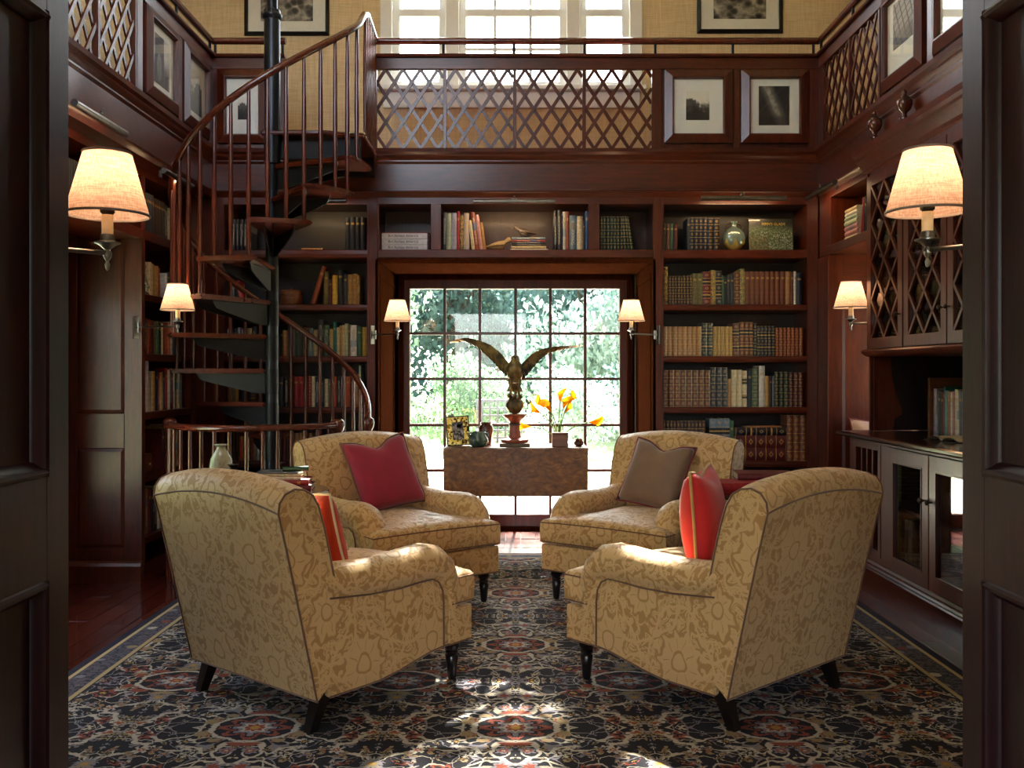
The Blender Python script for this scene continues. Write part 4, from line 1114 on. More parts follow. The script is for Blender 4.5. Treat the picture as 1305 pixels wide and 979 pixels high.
Mb().box(-.055,.055,-.04,.04,0,.085).build('body', BOXW, t, bevel=.003); B(-.057,.057,-.042,.042,.085,.098).build('lid', BOXW, t, bevel=.003)
t = thing('lily_vase', 'clear glass vase of orange calla lilies on the drop-leaf table', 'vase', (on_desk(712), DY+.27, DZ))
Mb().lathe([(.034,0),(.038,.01),(.038,.15),(.034,.152),(.034,.012),(0,.008)], (0,0,0), 20).build('vase', glass_mat('vase_glass',(.92,.9,.85,1)), t, smooth=40)
def petal():
    m = Mat('lily_petal'); n = m.noise(m.coord('Object'), 14, 3); col = m.ramp(n, [(.32,'#ffd21e'),(.5,'#f7b41c'),(.7,'#cf7a1c')])
    df = m.n('BsdfDiffuse'); tr = m.n('BsdfTranslucent'); mx = m.n('MixShader'); mx.inputs[0].default_value = .55
    m.link(col, df.inputs[0]); m.link(col, tr.inputs[0]); m.link(df.outputs[0], mx.inputs[1]); m.link(tr.outputs[0], mx.inputs[2]); m.link(mx.outputs[0], m.out.inputs[0]); return m.m
LILY = petal(); STEM = plain('lily_stem', '#6f9a35', .5)
for i, (dx, dz, lean, yy) in enumerate(((-.20,.02,-1.4,.0),(-.13,.12,-.8,-.02),(-.10,.16,-.45,.02),(-.055,.13,-.1,-.03),(.015,.20,.0,.02),(.035,.15,.2,-.02),(.075,.185,.25,.03),(.05,.12,.0,.04),(.22,.05,1.3,-.01))):
    base = Vector((dx*.06, yy*.3, .03)); tip = Vector((dx, yy, .11+dz)); mid = Vector((dx*.35, yy*.6, .12+dz*.55))
    pts = [base*(1-f)**2 + mid*2*f*(1-f) + tip*f*f for f in [k/8 for k in range(9)]]
    s_ = Mb().tube(pts, .0036, 6).build('stem', STEM, t, smooth=60)
    d_ = (pts[-1]-pts[-2]).normalized(); q = d_.to_track_quat('Z','Y').to_matrix().to_4x4()
    prof = [(.004,0),(.010,.02),(.017,.045),(.026,.066),(.030,.074)]
    fl = Mb()
    fl.grid(lambda a, b: (lambda r, z, th: ((r*(1+.3*b*max(0,math.cos(th))))*math.cos(th), r*math.sin(th), z+.035*b*math.cos(th)*.8))(*(lambda k: (prof[k][0], prof[k][1], 2*PI*a))(min(4,int(round(b*4))))), 14, 5, cu=True)
    fl.tube([(0,0,.01),(0,0,.055)], .004, 6)
    fl.xf(Matrix.Translation(tip) @ q @ Matrix.Rotation(i*1.1,4,'Z')).build('flower', LILY, s_, smooth=70)
t = thing('brown_bowl', 'tiny round brown bowl beside the wooden box', 'bowl', (on_desk(737), DY+.15, DZ))
Mb().lathe([(.018,0),(.030,.010),(.034,.024),(.027,.036),(.022,.040),(.026,.052),(.024,.053),(.018,.042),(.02,.02),(0,.012)], (0,0,0), 20).build('body', GZB, t, smooth=60)

# ------------------------------------------------------------------ things on the vase table
IRID = glaze('iridescent_glass', '#7d8a78', '#b5b59a', '#8aa0a0', 10, .12)
t = thing('tall_vase', 'tall iridescent grey green vase on the side table', 'vase', (-1.40, 4.46, TZ))
Mb().lathe([(.028,0),(.034,.01),(.048,.05),(.056,.10),(.050,.15),(.030,.185),(.020,.20),(.022,.208),(.034,.216),(.032,.219),(.018,.208),(.016,.19),(0,.1)], (0,0,0), 24).build('body', IRID, t, smooth=60)
t = thing('small_black_vase', 'small dark flared vase beside the tall iridescent vase', 'vase', (-1.325, 4.40, TZ))
Mb().lathe([(.030,0),(.034,.01),(.036,.04),(.022,.075),(.012,.10),(.014,.115),(.030,.128),(.028,.130),(.010,.115),(0,.1)], (0,0,0), 20).build('body', Mat('black_glass', color='#15130f', rough=.08, coat=.8).m, t, smooth=60)

# ------------------------------------------------------------------ swing-arm sconces
def shade_mat():
    m = Mat('linen_shade'); v = m.coord('Object'); x,y,z = m.sep(v)
    a = m.noise(m.comb(x*300.0,y*300.0,z*26.0),1.0,2); b_ = m.noise(m.comb(x*30.0,y*30.0,z*320.0),1.0,2)
    col = m.mix((a+b_).sm(.8,1.2), '#bd988a', '#d8baab')
    df = m.n('BsdfDiffuse'); tr = m.n('BsdfTranslucent'); mx = m.n('MixShader'); mx.inputs[0].default_value = .5
    m.link(col, df.inputs[0]); m.link(col, tr.inputs[0]); m.link(df.outputs[0], mx.inputs[1]); m.link(tr.outputs[0], mx.inputs[2]); m.link(mx.outputs[0], m.out.inputs[0]); return m.m
SHADE = shade_mat(); TRIM = plain('shade_trim', '#8a7a74', .8); CANDLE = plain('candle_sleeve', '#e9d9b4', .5)
BULB = Mat('lit_bulb', color='#ffddaa', emit=(1,.72,.40,1), emits=9.0).m
def sconce(label, px, py_bottom, Y, wall_local, W=1.0, power=.36, k=1.0):
    """px, py_bottom: middle of the shade's lower rim; wall_local: vector from the lamp axis to the wall plate"""
    x, y, z = PT(px, py_bottom, Y)
    s = thing('wall_sconce', label, 'lamp', (x, y, z-.105*k), 0, 'brass swing-arm wall sconces')
    zb = .105*k; R0, R1, Hs = .090*k, .052*k, .140*k
    sh = Mb().grid(lambda a, b: ((R0+(R1-R0)*b)*math.cos(2*PI*a), (R0+(R1-R0)*b)*math.sin(2*PI*a), zb+Hs*b), 36, 5, cu=True).build('lamp_shade', SHADE, s, smooth=60)
    for R_, z_ in ((R0,zb),(R1,zb+Hs)): Mb().tube([(R_*math.cos(2*PI*i/36), R_*math.sin(2*PI*i/36), z_) for i in range(36)], .0032*k, 6, closed=True).build('shade_trim', TRIM, sh, smooth=60)
    #Mb().tube([(R0*math.cos(2*PI*i/36), R0*math.sin(2*PI*i/36), zb) for i in range(36)], .0032*k, 6, closed=True).tube([(R1*math.cos(2*PI*i/36), R1*math.sin(2*PI*i/36), zb+Hs) for i in range(36)], .0032*k, 6, closed=True).build('shade_trim', TRIM, sh, smooth=60)
    Mb().lathe([(.0125*k,.045*k),(.0125*k,.105*k)], (0,0,0), 14).build('candle_sleeve', CANDLE, s, smooth=50)
    Mb().lathe([(.010*k,.105*k),(.016*k,.110*k),(.016*k,.122*k),(.008*k,.126*k)], (0,0,0), 12).build('socket', BRONZE, s, smooth=50)
    Mb().lathe([(.006*k,.126*k),(.014*k,.145*k),(.017*k,.165*k),(.012*k,.185*k),(0,.195*k)], (0,0,0), 12).build('bulb', BULB, s, smooth=60)
    Mb().lathe([(0,-.022*k),(.004*k,-.018*k),(.006*k,-.008*k),(.003*k,0),(.008*k,.008*k),(.010*k,.018*k),(.006*k,.026*k),(.018*k,.036*k),(.028*k,.040*k),(.028*k,.043*k),(.016*k,.046*k),(.015*k,.060*k),(.013*k,.061*k)], (0,0,0), 16).build('drip_cup', PEWTER, s, smooth=45)
    w = Vector(wall_local); e = w - w.normalized()*.03; mid = w*.5 + Vector((0,-.02,0))
    ar = Mb().tube([(0,0,.018*k), (e.x,e.y,.018*k)], .0055*k, 8).build('arm', PEWTER, s, smooth=50)
    Mb().lathe([(.009*k,-.012*k),(.009*k,.048*k)], (e.x,e.y,0), 10).tube([(e.x,e.y,.018*k),(w.x,w.y,.018*k)], .007*k, 8).build('pivot', PEWTER, ar, smooth=50)
    n = w.normalized(); up = Vector((0,0,1))
    Mb().bar(w - n*.001, w - n*.010, .040*k, .13*k, up=(0,0,1)).xf(Matrix.Translation((0,0,.018*k))).build('wall_plate', PEWTER, s, bevel=.002)
    lp = bpy.data.lights.new('sconce_bulb', 'POINT'); lp.energy = power; lp.color = (1,.68,.42); lp.shadow_soft_size = .014
    lo = bpy.data.objects.new('sconce_bulb', lp); COL.objects.link(lo); lo.parent = s; lo.location = (0,0,.205*k)
    return s
YS = 6.33
def wl(px_w, Yw, px, Y, dy=0): return ((px_w-657)*Yw/FOC - (px-657)*Y/FOC, Yw-Y, 0)
sconce('wall sconce with linen shade beside the garden window near the stair', 506.5, 409, YS, wl(474.5, YB-.001, 506.5, YS))
sconce('wall sconce with linen shade beside the garden window near leather books', 804.5, 409, YS, wl(838.5, YB-.001, 804.5, YS))
sconce('wall sconce on the panelled pilaster beside the left shelves', 226.5, 395, 5.36, (XL+.0-(226.5-657)*5.36/FOC-.035, .205, 0), k=1.05)
sconce('wall sconce over the cushioned seat beside the lattice hutch', 1084.5, 392, 5.70, (.135, -.11, 0), k=1.12)
sconce('wall sconce beside the open door leaf next to the pilaster', 137, 274, 2.13, (-.15, -.155, 0), k=1.0, power=.25)
sconce('wall sconce beside the open door leaf next to the hutch', 1182, 270, 2.13, (.13, -.155, 0), k=1.0, power=.25)

# ------------------------------------------------------------------ picture lights over the shelves
def picture_light(label, p, length, rz, arm, power=.4):
    t = thing('picture_light', label, 'lamp', p, rz, 'brass picture lights under the gallery')
    n = 14; vs = []; R = .017; arc = [math.radians(25+255*i/(n-1)) for i in range(n)]
    b = Mb()
    prof = [(R*math.cos(a), R*math.sin(a)) for a in arc] + [((R-.002)*math.cos(a), (R-.002)*math.sin(a)) for a in reversed(arc)]
    b.prism([(c, s_) for c, s_ in prof], 'x', -length/2, length/2)
    b.build('hood', PEWTER, t, smooth=50)
    for s_ in (-1,1): Mb().prism([(R*math.cos(2*PI*i/14), R*math.sin(2*PI*i/14)) for i in range(14)], 'x', s_*length/2-.002*s_, s_*length/2).build('end_cap', PEWTER, t)
    Mb().prism([(.006*math.cos(2*PI*i/8), .006*math.sin(2*PI*i/8)-.002) for i in range(8)], 'x', -length/2+.02, length/2-.02).build('tube_bulb', Mat('tube_bulb', color='#ffe0b0', emit=(1,.70,.38,1), emits=power*4).m, t)
    Mb().tube([(0,0,R),(0,arm*.5,R+.03),(0,arm,R+.012)], .005, 8).build('arm', PEWTER, t, smooth=50)
    Mb().lathe([(.006,R),(.009,R+.008),(.004,R+.014),(.007,R+.02),(0,R+.028)], (0,0,0), 10).build('finial', PEWTER, t, smooth=50)
    B(-.02,.02,arm-.006,arm,R-.01,R+.03).build('mount', PEWTER, t)
    lp = bpy.data.lights.new('picture_bulb', 'AREA'); lp.shape = 'RECTANGLE'; lp.size = length*.8; lp.size_y = .012; lp.energy = power; lp.color = (1,.66,.34)
    lo = bpy.data.objects.new('picture_bulb', lp); COL.objects.link(lo); lo.parent = t; lo.location = (0,.002,-.010); lo.rotation_euler = (math.radians(28),0,0)
    return t
YP = YB-.13
picture_light('brass picture light above the bridging shelf over the window', PT(655.5, 257, YP), .56, 0, .128)
picture_light('brass picture light above the leather bound sets', PT(948, 252.5, YP), .58, 0, .128)
picture_light('brass picture light hidden behind the stair treads', PT(395, 256, YP), .50, 0, .128, .3)
picture_light('brass picture light above the shelf over the cushioned seat', (XG-.11, 6.15, 2.445), .56, -PI/2, .108, .3)
picture_light('long brass picture light on the frieze over the left alcove', (-XG+.11, 4.53, 2.475), .56, PI/2, .108, .3)
picture_light('brass picture light above the left shelves near the stair', (-XG+.11, 5.56, 2.40), .46, PI/2, .108, .3)

# ------------------------------------------------------------------ books
PAL = {  # name: (hex, words)
 'navy':('#1b2030','navy'),'black':('#17161a','black'),'dgreen':('#23352b','dark green'),'green':('#3f6141','green'),'teal':('#1f7a68','teal'),'olive':('#6d6136','olive'),
 'brown':('#6b3a20','brown'),'chest':('#7a4226','chestnut'),'dbrown':('#3d2419','dark brown'),'tan':('#a9794a','tan'),'gold':('#b8904e','gold brown'),'cream':('#d9c8a0','cream'),
 'white':('#e4ddd0','white'),'grey':('#6f7078','grey'),'dgrey':('#34353b','charcoal'),'maroon':('#5a1f20','maroon'),'red':('#a3222a','red'),'dred':('#6d151c','dark red'),'rust':('#8f4028','rust'),
 'orange':('#c0592a','orange'),'yellow':('#c9a23c','yellow'),'blue':('#3a5c8a','blue'),'slate':('#6e8290','slate blue'),'pink':('#c98d8d','pink'),'lilac':('#b5aec2','lilac'),'sand':('#c5ad80','sand'),'mint':('#b9c2a0','pale green')}
STY = {'c':'cloth book','g':'gilt leather book','p':'jacketed book','m':'marbled book','b':'banded leather book'}
BM = {}
def book_mat(col, sty):
    if (col, sty) in BM: return BM[col, sty]
    m = Mat('book_'+col+'_'+sty, rough=.5 if sty in 'cm' else .34)
    c = lin(PAL[col][0]); x, y, z = m.sep(m.coord('Generated')); info = m.n('ObjectInfo'); rnd = Sk(m.nt, info.outputs['Random'])
    ob = m.coord('Object'); n = m.noise(ob, 40, 3)
    base = m.mix(n.sm(.3,.7), tuple(a*.72 for a in c[:3])+(1,), tuple(min(1,a*1.12) for a in c[:3])+(1,))
    base = m.mix(rnd*.35, base, tuple(a*.55 for a in c[:3])+(1,))
    GO = '#c39a4e'
    if sty in 'gb':
        zc = (z*5.0).frac()-.5; xc = x-.5
        lines = zc.abs().sm(.455,.475)
        dia = (xc.abs()*.9 + zc.abs()).sm(.27,.19); hole = (xc.abs()*.9+zc.abs()).sm(.09,.13)
        f = lines.max(dia*hole*.8)
        base = m.mix(f*.75, base, GO)
        if sty == 'b':
            lab = (z-.70).abs().sm(.075,.07).max((z-.28).abs().sm(.05,.045)); base = m.mix(lab, base, '#1a1312'); base = m.mix(lab*(zc.abs().sm(.1,.05)), base, GO)
    elif sty == 'c':
        f = ((z-.80).abs().sm(.035,.03))*((x-.5).abs().sm(.32,.28)); base = m.mix(f*.55, base, GO)
    elif sty == 'p':
        tx = (m.noise(m.comb(x*2.0, 0.0, z*24.0), 3, 2).sm(.5,.56))*((x-.5).abs().sm(.26,.2))*((z-.5).abs().sm(.36,.33))
        dark = (c[0]+c[1]+c[2])/3 > .22
        base = m.mix(tx*.8, base, '#231d1c' if dark else '#e3d9c6')
        band = (z-(rnd*.6+.1)).abs().sm(.10,.095); base = m.mix(band*rnd.gt(.5), base, tuple(min(1,a*.4+.1) for a in c[:3][::-1])+(1,))
    elif sty == 'm':
        n2 = m.noise(ob, 70, 4, .7, 2.0); base = m.mix(n2.sm(.45,.55), base, GO)
    m.set('color', base); BM[col, sty] = m.m; return m.m
PAGES = plain('book_pages', '#cbb994', .8)
def book_mesh(t, h, d, col, sty):
    """upright book: spine at y = 0 facing -y, standing on z = 0, middle at x = 0"""
    b = Mb(); c = .003 if t > .012 else .0015; rd = min(.008, t*.28)
    arc = [(-t/2 + t*i/6, -rd*math.sin(PI*i/6)+rd) for i in range(7)]
    outer = [(-t/2,d)] + arc + [(t/2,d)]
    inner = [(t/2-c,d)] + [(t/2-c, rd+c+.001), (-t/2+c, rd+c+.001)] + [(-t/2+c,d)]
    b.prism(outer+inner, 'z', 0, h)
    if sty in 'gb' and t > .02:      # raised bands across the spine
        for k in range(1,5):
            z = h*k/5; b.prism([(x*1.0, y-.0022) for x, y in arc[1:-1]] + [(t/2*.8, rd+.002), (-t/2*.8, rd+.002)], 'z', z-.003, z+.003)
    me = b.mesh('book', smooth=35); me.materials.append(book_mat(col, sty))
    pm = B(-t/2+c, t/2-c, rd+c+.001, d-.004, .003, h-.004).mesh('page_block'); pm.materials.append(PAGES)
    return me, pm
NBOOK = [0]
def put_book(me, pm, M, label, group):
    o = bpy.data.objects.new('book', me); COL.objects.link(o); o.matrix_world = M
    p = bpy.data.objects.new('page_block', pm); COL.objects.link(p); p.parent = o
    tag(o, label, 'book', group); NBOOK[0] += 1
    return o
STUFF = {}
def to_stuff(me, M):
    m = me.materials[0]; b = STUFF.setdefault(m.name, (m, Mb()))[1]
    b.add([M @ v.co for v in me.vertices], [tuple(p.vertices) for p in me.polygons])
def book_row(where, origin, rz, items, scale=PXM, depth=.17, stuff=False):
    """items: (count, thickness px, height px, colour, style[, lean deg]) or a number = gap px; origin = left end of the row at spine and shelf"""
    R = Matrix.Translation(origin) @ Matrix.Rotation(rz,4,'Z'); s = 0.0; seen = {}
    for it in items:
        if not isinstance(it, tuple): s += it/scale; continue
        n, t, h, col, sty = it[:5]; lean = it[5] if len(it) > 5 else 0
        t /= scale; h /= scale; d = min(depth, h*.75)
        size = 'tall ' if h > .262 else ('short ' if h < .20 else '')
        lab = f"{size}{PAL[col][1]} {STY[sty]} {where}"
        me, pm = book_mesh(t*.97, h, d, col, sty)
        for k in range(n):
            L = math.radians(lean); ex = 0
            if lean:
                # pivot on the lower edge so the book stays on the shelf
                piv = t/2 if lean > 0 else -t/2
                w_ = t*math.cos(L)+ abs(h*math.sin(L))*0
                M = R @ Matrix.Translation((s+t/2+piv, random.uniform(0,.004), 0)) @ Matrix.Rotation(L,4,'Y') @ Matrix.Translation((-piv,0,0))
                s += t/ max(.5, math.cos(L))
            else:
                M = R @ Matrix.Translation((s+t/2, random.uniform(0,.006), 0)); s += t
            if stuff: to_stuff(me, M); to_stuff(pm, M)
            else: put_book(me, pm, M, lab, 'books '+where)
def flat_stack(where, pos, rz, items, face='spine'):
    """books lying flat; items (width m along shelf, depth m, thickness m, colour, style, shift)"""
    z = 0.0
    for w_, d, t, col, sty, sh in items:
        me, pm = book_mesh(t, w_, d, col, sty)
        M = Matrix.Translation((pos[0],pos[1],pos[2]+z)) @ Matrix.Rotation(rz,4,'Z') @ Matrix.Translation((sh - w_/2, 0, t/2)) @ Matrix.Rotation(PI/2,4,'Y')
        put_book(me, pm, M, f"{PAL[col][1]} {STY[sty]} lying flat {where}", 'books lying flat '+where); z += t+.0003
    return z
random.seed(11)
YSP = YB+.045
k = 1/4.08
W_ = 'on the top shelf right of the window'
book_row(W_, (XB(845)+.002,YSP,ZS[0]), 0, [(1,4.9,34.6,'dgreen','c'),(1,4.9,34.4,'brown','c'),(1,4.9,34.6,'green','c'),(1,4.9,34.3,'maroon','c'),12.5,(1,3.5,41.5,'dgrey','c'),(4,5.7,42,'navy','g'),(2,7.6,41.5,'black','g')])
W_ = 'on the second shelf right of the window'
book_row(W_, (XB(845)+.003,YSP,ZS[1]), 0, [(1,7.4,49,'black','m'),(8,3.9,37,'dbrown','g'),(2,6.5,40.4,'olive','c'),(1,10.8,42.5,'dred','b'),(1,6.3,44.6,'olive','m'),(1,7.8,43.6,'navy','b'),(1,2.5,38,'green','c'),(1,3.9,35.5,'black','c'),(2,4.6,38.7,'dgrey','c'),(1,7.9,42.2,'brown','g'),(1,6.2,46.5,'green','m'),(8,6.5,43,'chest','c'),(1,6.8,42.9,'tan','c'),(1,3.5,42.6,'brown','c'),(1,3.4,43,'white','c'),(1,8,41.2,'navy','c')])
W_ = 'on the third shelf right of the window'
book_row(W_, (XB(845)+.003,YSP,ZS[2]), 0, [(8,6.3,38,'tan','g'),(2,7.4,42.5,'dgreen','b'),(5,5,38,'gold','g'),(1,9,42.2,'brown','b'),(3,5.9,43.6,'chest','b'),(1,5,42.2,'black','g'),(5,4.7,38.5,'navy','b'),(7,5.08,36.5,'rust','g')])
W_ = 'on the fourth shelf right of the window'
book_row(W_, (XB(845)+.002,YSP,ZS[3]), 0, [(8,7.75,47,'brown','g'),(3,7.4,50.6,'navy','g'),(1,4.8,36,'tan','g'),(2,6.8,47.8,'cream','g'),(1,6.8,46.6,'cream','b'),(1,5.9,47.5,'navy','c'),(1,8,49.2,'green','g'),1,(1,7.9,52.8,'white','c'),(1,5.5,39.6,'gold','g'),(1,3.5,39.8,'black','c'),(1,3.1,39.6,'grey','c'),(3,6.25,45,'dgreen','g'),(3,6.2,44.2,'maroon','g')])
W_ = 'on the low shelf right of the window'
book_row(W_, (XB(845)+.002,YSP,ZS[4]), 0, [(12,4.65,51,'dbrown','g'),5,(3,8.8,53.9,'slate','b'),(1,5,51,'green','c'),68,(3,8.5,58,'chest','g')])
flat_stack('in the low stack right of the window', (XB(972),YSP,ZS[4]), 0, [(.355,.20,.088,'maroon','g',0),(.355,.20,.087,'maroon','g',0),(.355,.19,.055,'navy','b',.004),(.25,.16,.012,'tan','c',.02)])
# left of the window
W_ = 'on the top shelf behind the stair'
book_row(W_, (XB(287),YSP,ZS[0]), 0, [(6,5,40,'black','p'),121,(4,6.6,43,'navy','c')])
flat_stack('on the top shelf behind the stair', (XB(396),YSP,ZS[0]), 0, [(.15,.11,.016,'tan','c',0)])
W_ = 'on the second shelf behind the stair'
book_row(W_, (XB(292),YSP,ZS[1]), 0, [(1,4,26,'slate','c'),(1,4,27,'black','c'),2,(1,5,31,'red','p',-10),8,78,(1,6,51,'rust','c',17),11,(1,6.5,43,'olive','c'),(1,4.6,33,'maroon','c'),(1,7,38,'yellow','c'),(1,7.6,45,'black','c'),(1,5.2,40,'dgrey','c'),(1,6,39,'gold','c'),(1,6,40,'tan','c'),(1,3.8,38,'olive','m')])
W_ = 'on the third shelf behind the stair'
book_row(W_, (XB(287),YSP,ZS[2]), 0, [(1,3,35,'white','c'),(2,5,36,'navy','c'),(1,3,37,'lilac','c'),(1,5,34,'grey','c'),(2,5,36,'sand','c'),(1,6,38,'dgrey','p')], stuff=True)
book_row(W_, (XB(355),YSP,ZS[2]), 0, [(1,3,34,'black','c'),(1,6,33,'tan','c'),(1,10,40,'grey','c'),(1,9.7,40,'dgreen','c'),(1,6.7,37,'tan','p'),(1,6.2,36,'slate','p'),(1,6.3,34,'sand','c'),(1,7.5,47,'dgrey','p'),(1,7.5,40,'green','p'),(1,4.7,35,'sand','m'),(1,4.7,44,'teal','c'),(1,3.3,37,'cream','c'),(1,3.5,39,'gold','c'),(1,3.2,40,'cream','m'),(1,4.2,42,'mint','c'),(1,3,40,'olive','c'),(1,8.2,40,'white','p'),(1,7.2,38,'green','c'),(1,6,37.5,'yellow','c'),(1,2.8,36,'tan','c')])
W_ = 'on the fourth shelf behind the stair'
book_row(W_, (XB(287),YSP,ZS[3]), 0, [(1,4,30,'tan','c'),(1,5,37,'olive','c'),(1,5,36,'gold','c'),4,(1,4,38,'blue','c'),(1,5,37,'dgrey','c'),(1,8,37,'black','b')], stuff=True)
book_row(W_, (XB(353),YSP,ZS[3]), 0, [(1,6,38,'dgrey','c'),(1,7,40,'black','p'),(1,3,38,'tan','c'),3,(2,6.4,39,'red','c'),(1,5.2,39,'dred','c'),(1,5.2,39.5,'red','g'),(1,4.2,39,'cream','c'),(1,5.6,38,'navy','p'),(1,6.4,37,'dgreen','p'),(1,5,36,'cream','p'),(1,3.6,36,'olive','c'),(1,7,39,'orange','p'),(1,6,39.5,'black','p'),(1,5,39,'white','p'),(1,6.6,39,'orange','c'),(1,4.2,39,'navy','c'),(1,7,42,'tan','p'),(1,2.4,53,'mint','c')])
W_ = 'on the low shelf behind the stair'
book_row(W_, (XB(287),YSP,ZS[4]), 0, [(3,5,38,'dbrown','c'),(1,5,36,'orange','c'),(2,4,37,'cream','c'),(1,5,34,'rust','c'),(2,4,35,'white','p'),6,(3,6,36,'dgrey','c'),(4,5,38,'maroon','c'),(4,6,35,'tan','c')], stuff=True)
# bridge over the window
zb_ = ZS[0]
W_ = 'on the bridging shelf over the window'
book_row(W_, (XB(563.5),YSP,zb_), 0, [(1,4.8,49,'dgrey','p'),(1,5.6,48,'mint','p'),(1,7.6,48.3,'lilac','p'),(1,3.7,50.5,'red','c'),(1,5.5,46,'dgrey','m'),(1,6.8,48,'lilac','m'),3.4,(1,4.2,39,'cream','p',-7),(1,5.5,49.5,'rust','p',-7),(1,4.5,46,'pink','p',-7),(1,4,36,'tan','c',-7),86.5,(1,5,51.5,'black','p'),(1,5.3,52,'dgrey','p'),(1,1.5,45,'navy','c'),(1,4.3,50,'white','p'),(1,4.3,50,'rust','c'),(1,9.6,45,'slate','p'),(1,7.6,44,'white','m'),(1,3.2,38,'dgrey','c'),(1,4.2,50.5,'blue','c')])
flat_stack('under the bird figure on the bridging shelf', (XB(674.5),YSP,zb_), 0, [(.262,.19,.010,'white','c',0),(.245,.19,.022,'sand','c',-.003),(.24,.18,.012,'black','p',0),(.238,.17,.016,'dgrey','p',-.004),(.235,.17,.012,'red','p',-.003),(.235,.17,.020,'slate','p',-.004)])
book_row('at the right of the bridging shelf', (XB(764)+.006,YSP,zb_), 0, [(7,4.4,43.5,'dgreen','g'),(1,4.4,43.5,'dgreen','g',-3),(1,4.4,43.5,'dgreen','g',-5),(1,4.4,43,'dgreen','g',-8)])
# the boxed three-volume set with lettered spines
SPW = plain('pale_spine', '#d6d0d6', .5); REDC = plain('red_slipcase', '#7d1f22', .5)
def text_mesh(txt, size, mat, ext=.0006):
    cu = bpy.data.curves.new('lettering', 'FONT'); cu.body = txt; cu.size = size; cu.align_x = 'CENTER'; cu.align_y = 'CENTER'; cu.extrude = ext
    o = bpy.data.objects.new('tmp', cu); COL.objects.link(o); dg = bpy.context.evaluated_depsgraph_get()
    me = bpy.data.meshes.new_from_object(o.evaluated_get(dg)); bpy.data.objects.remove(o); bpy.data.curves.remove(cu); me.materials.append(mat); return me
INK = plain('dark_ink', '#4a4048', .6); tm = text_mesh('Art Across America', .026, INK); tm2 = text_mesh('I', .016, INK)
x0, x1 = XB(485.2), XB(544); zz = zb_+.0005
for i, lb in enumerate(('lowest','middle','topmost')):
    o = thing('lettered_book', f'pale lettered art book, {lb} of the boxed stack of three', 'book', ((x0+x1)/2, YSP, zz), 0, 'boxed set of three art books')
    w2 = (x1-x0)/2; t = .0405
    Mb().box(-w2, w2, -.0, .003, .001, t-.001).box(-w2, w2, .003, .2, t-.004, t-.001).box(-w2, w2, .003, .2, .001, .004).build('cover', SPW, o, bevel=.001)
    B(-w2+.003, w2-.003, .004, .195, .004, t-.004).build('page_block', PAGES, o)
    q = mk('lettering', tm, None, o, (-.01, -.001, t/2)); q.rotation_euler = (PI/2,0,0)
    zz += t
o = tag(Mb().box(x0-.012,x0-.008,YSP-.004,YSP+.21,zb_,zz+.004).box(x1+.008,x1+.012,YSP-.004,YSP+.21,zb_,zz+.004).box(x0-.012,x1+.012,YSP-.004,YSP+.21,zz+.002,zz+.006).build('slipcase', REDC), 'red open slipcase around the three lettered art books', 'slipcase')
# left wall shelves
def lrow(where, y, z, items, depth=.16, stuff=False): book_row(where, (XL-.04, y, z), PI/2, items, 200.0, depth, stuff)
W_ = 'on the left wall shelves near stair'
lrow('on the top left wall shelf', 5.63, ZS[0], [(9,5.2,50,'dgrey','c'),(8,5.0,48,'dbrown','c'),(2,5,46,'dgrey','p'),14,(3,7,46,'cream','p'),(2,8,44,'tan','c')])
lrow('on the second left wall shelf', 5.64, ZS[1], [(2,2,44,'lilac','c'),28,(1,7,42,'cream','p'),(1,5,41,'sand','c'),(1,6,40,'tan','c'),(1,6,39,'gold','c'),(1,6,40,'tan','m'),(1,6,38,'rust','c'),20,(1,6,34,'white','c'),(2,7,36,'dgrey','c')])
lrow('on the third left wall shelf', 5.63, ZS[2], [(2,5,56,'black','p'),(1,6,50,'dgrey','p'),(1,14,44,'black','p'),(1,6,43,'rust','c'),(1,7,42,'brown','c'),(1,8,42,'maroon','c'),(1,7,41,'olive','c'),(1,9,42,'green','c'),(1,8,40,'black','c'),(1,7,40,'cream','c'),18,(1,6,42,'orange','c'),(1,10,44,'white','p'),(2,8,40,'dgrey','c')])
lrow('on the fourth left wall shelf', 5.625, ZS[3], [(1,5,62,'navy','p'),(2,5,64,'white','p'),(1,5,60,'red','p'),(1,8,66,'white','m'),(1,5,64,'lilac','p'),(1,12,50,'sand','p'),(1,5,50,'cream','p'),(1,6,50,'yellow','p'),(1,9,52,'navy','c'),(1,6,48,'red','p'),(1,6,48,'cream','m'),(1,5,49,'yellow','c'),(1,7,50,'dgrey','c'),(1,8,54,'red','c'),(1,8,52,'white','c'),(1,6,54,'dgrey','p'),(1,6,50,'dred','c'),(1,8,53,'white','p'),8,(1,8,50,'cream','p'),(1,9,46,'slate','c')])
lrow('on the low left wall shelf', 6.02, ZS[4], [(2,8,50,'maroon','c'),(1,7,54,'cream','p'),(2,8,52,'slate','p'),(1,8,55,'white','p'),(1,9,54,'sand','p')])
lrow('on the lowest left wall shelf', 5.63, ZS[5], [(1,9,58,'sand','p'),(1,7,57,'teal','c'),(1,6,58,'dred','c'),(1,10,56,'tan','p'),(1,10,54,'dred','c'),(1,8,52,'navy','c'),(1,12,52,'black','p'),(1,8,54,'white','p'),(1,6,52,'blue','c'),(2,9,50,'cream','c')])
book_row('on the high shelf over left alcove', (XL-.04,3.9,ZS[0]), PI/2, [(14,5,48,'dgrey','c'),10,(10,6,46,'dbrown','c'),(14,5,47,'dgrey','c')], 200.0, stuff=True)
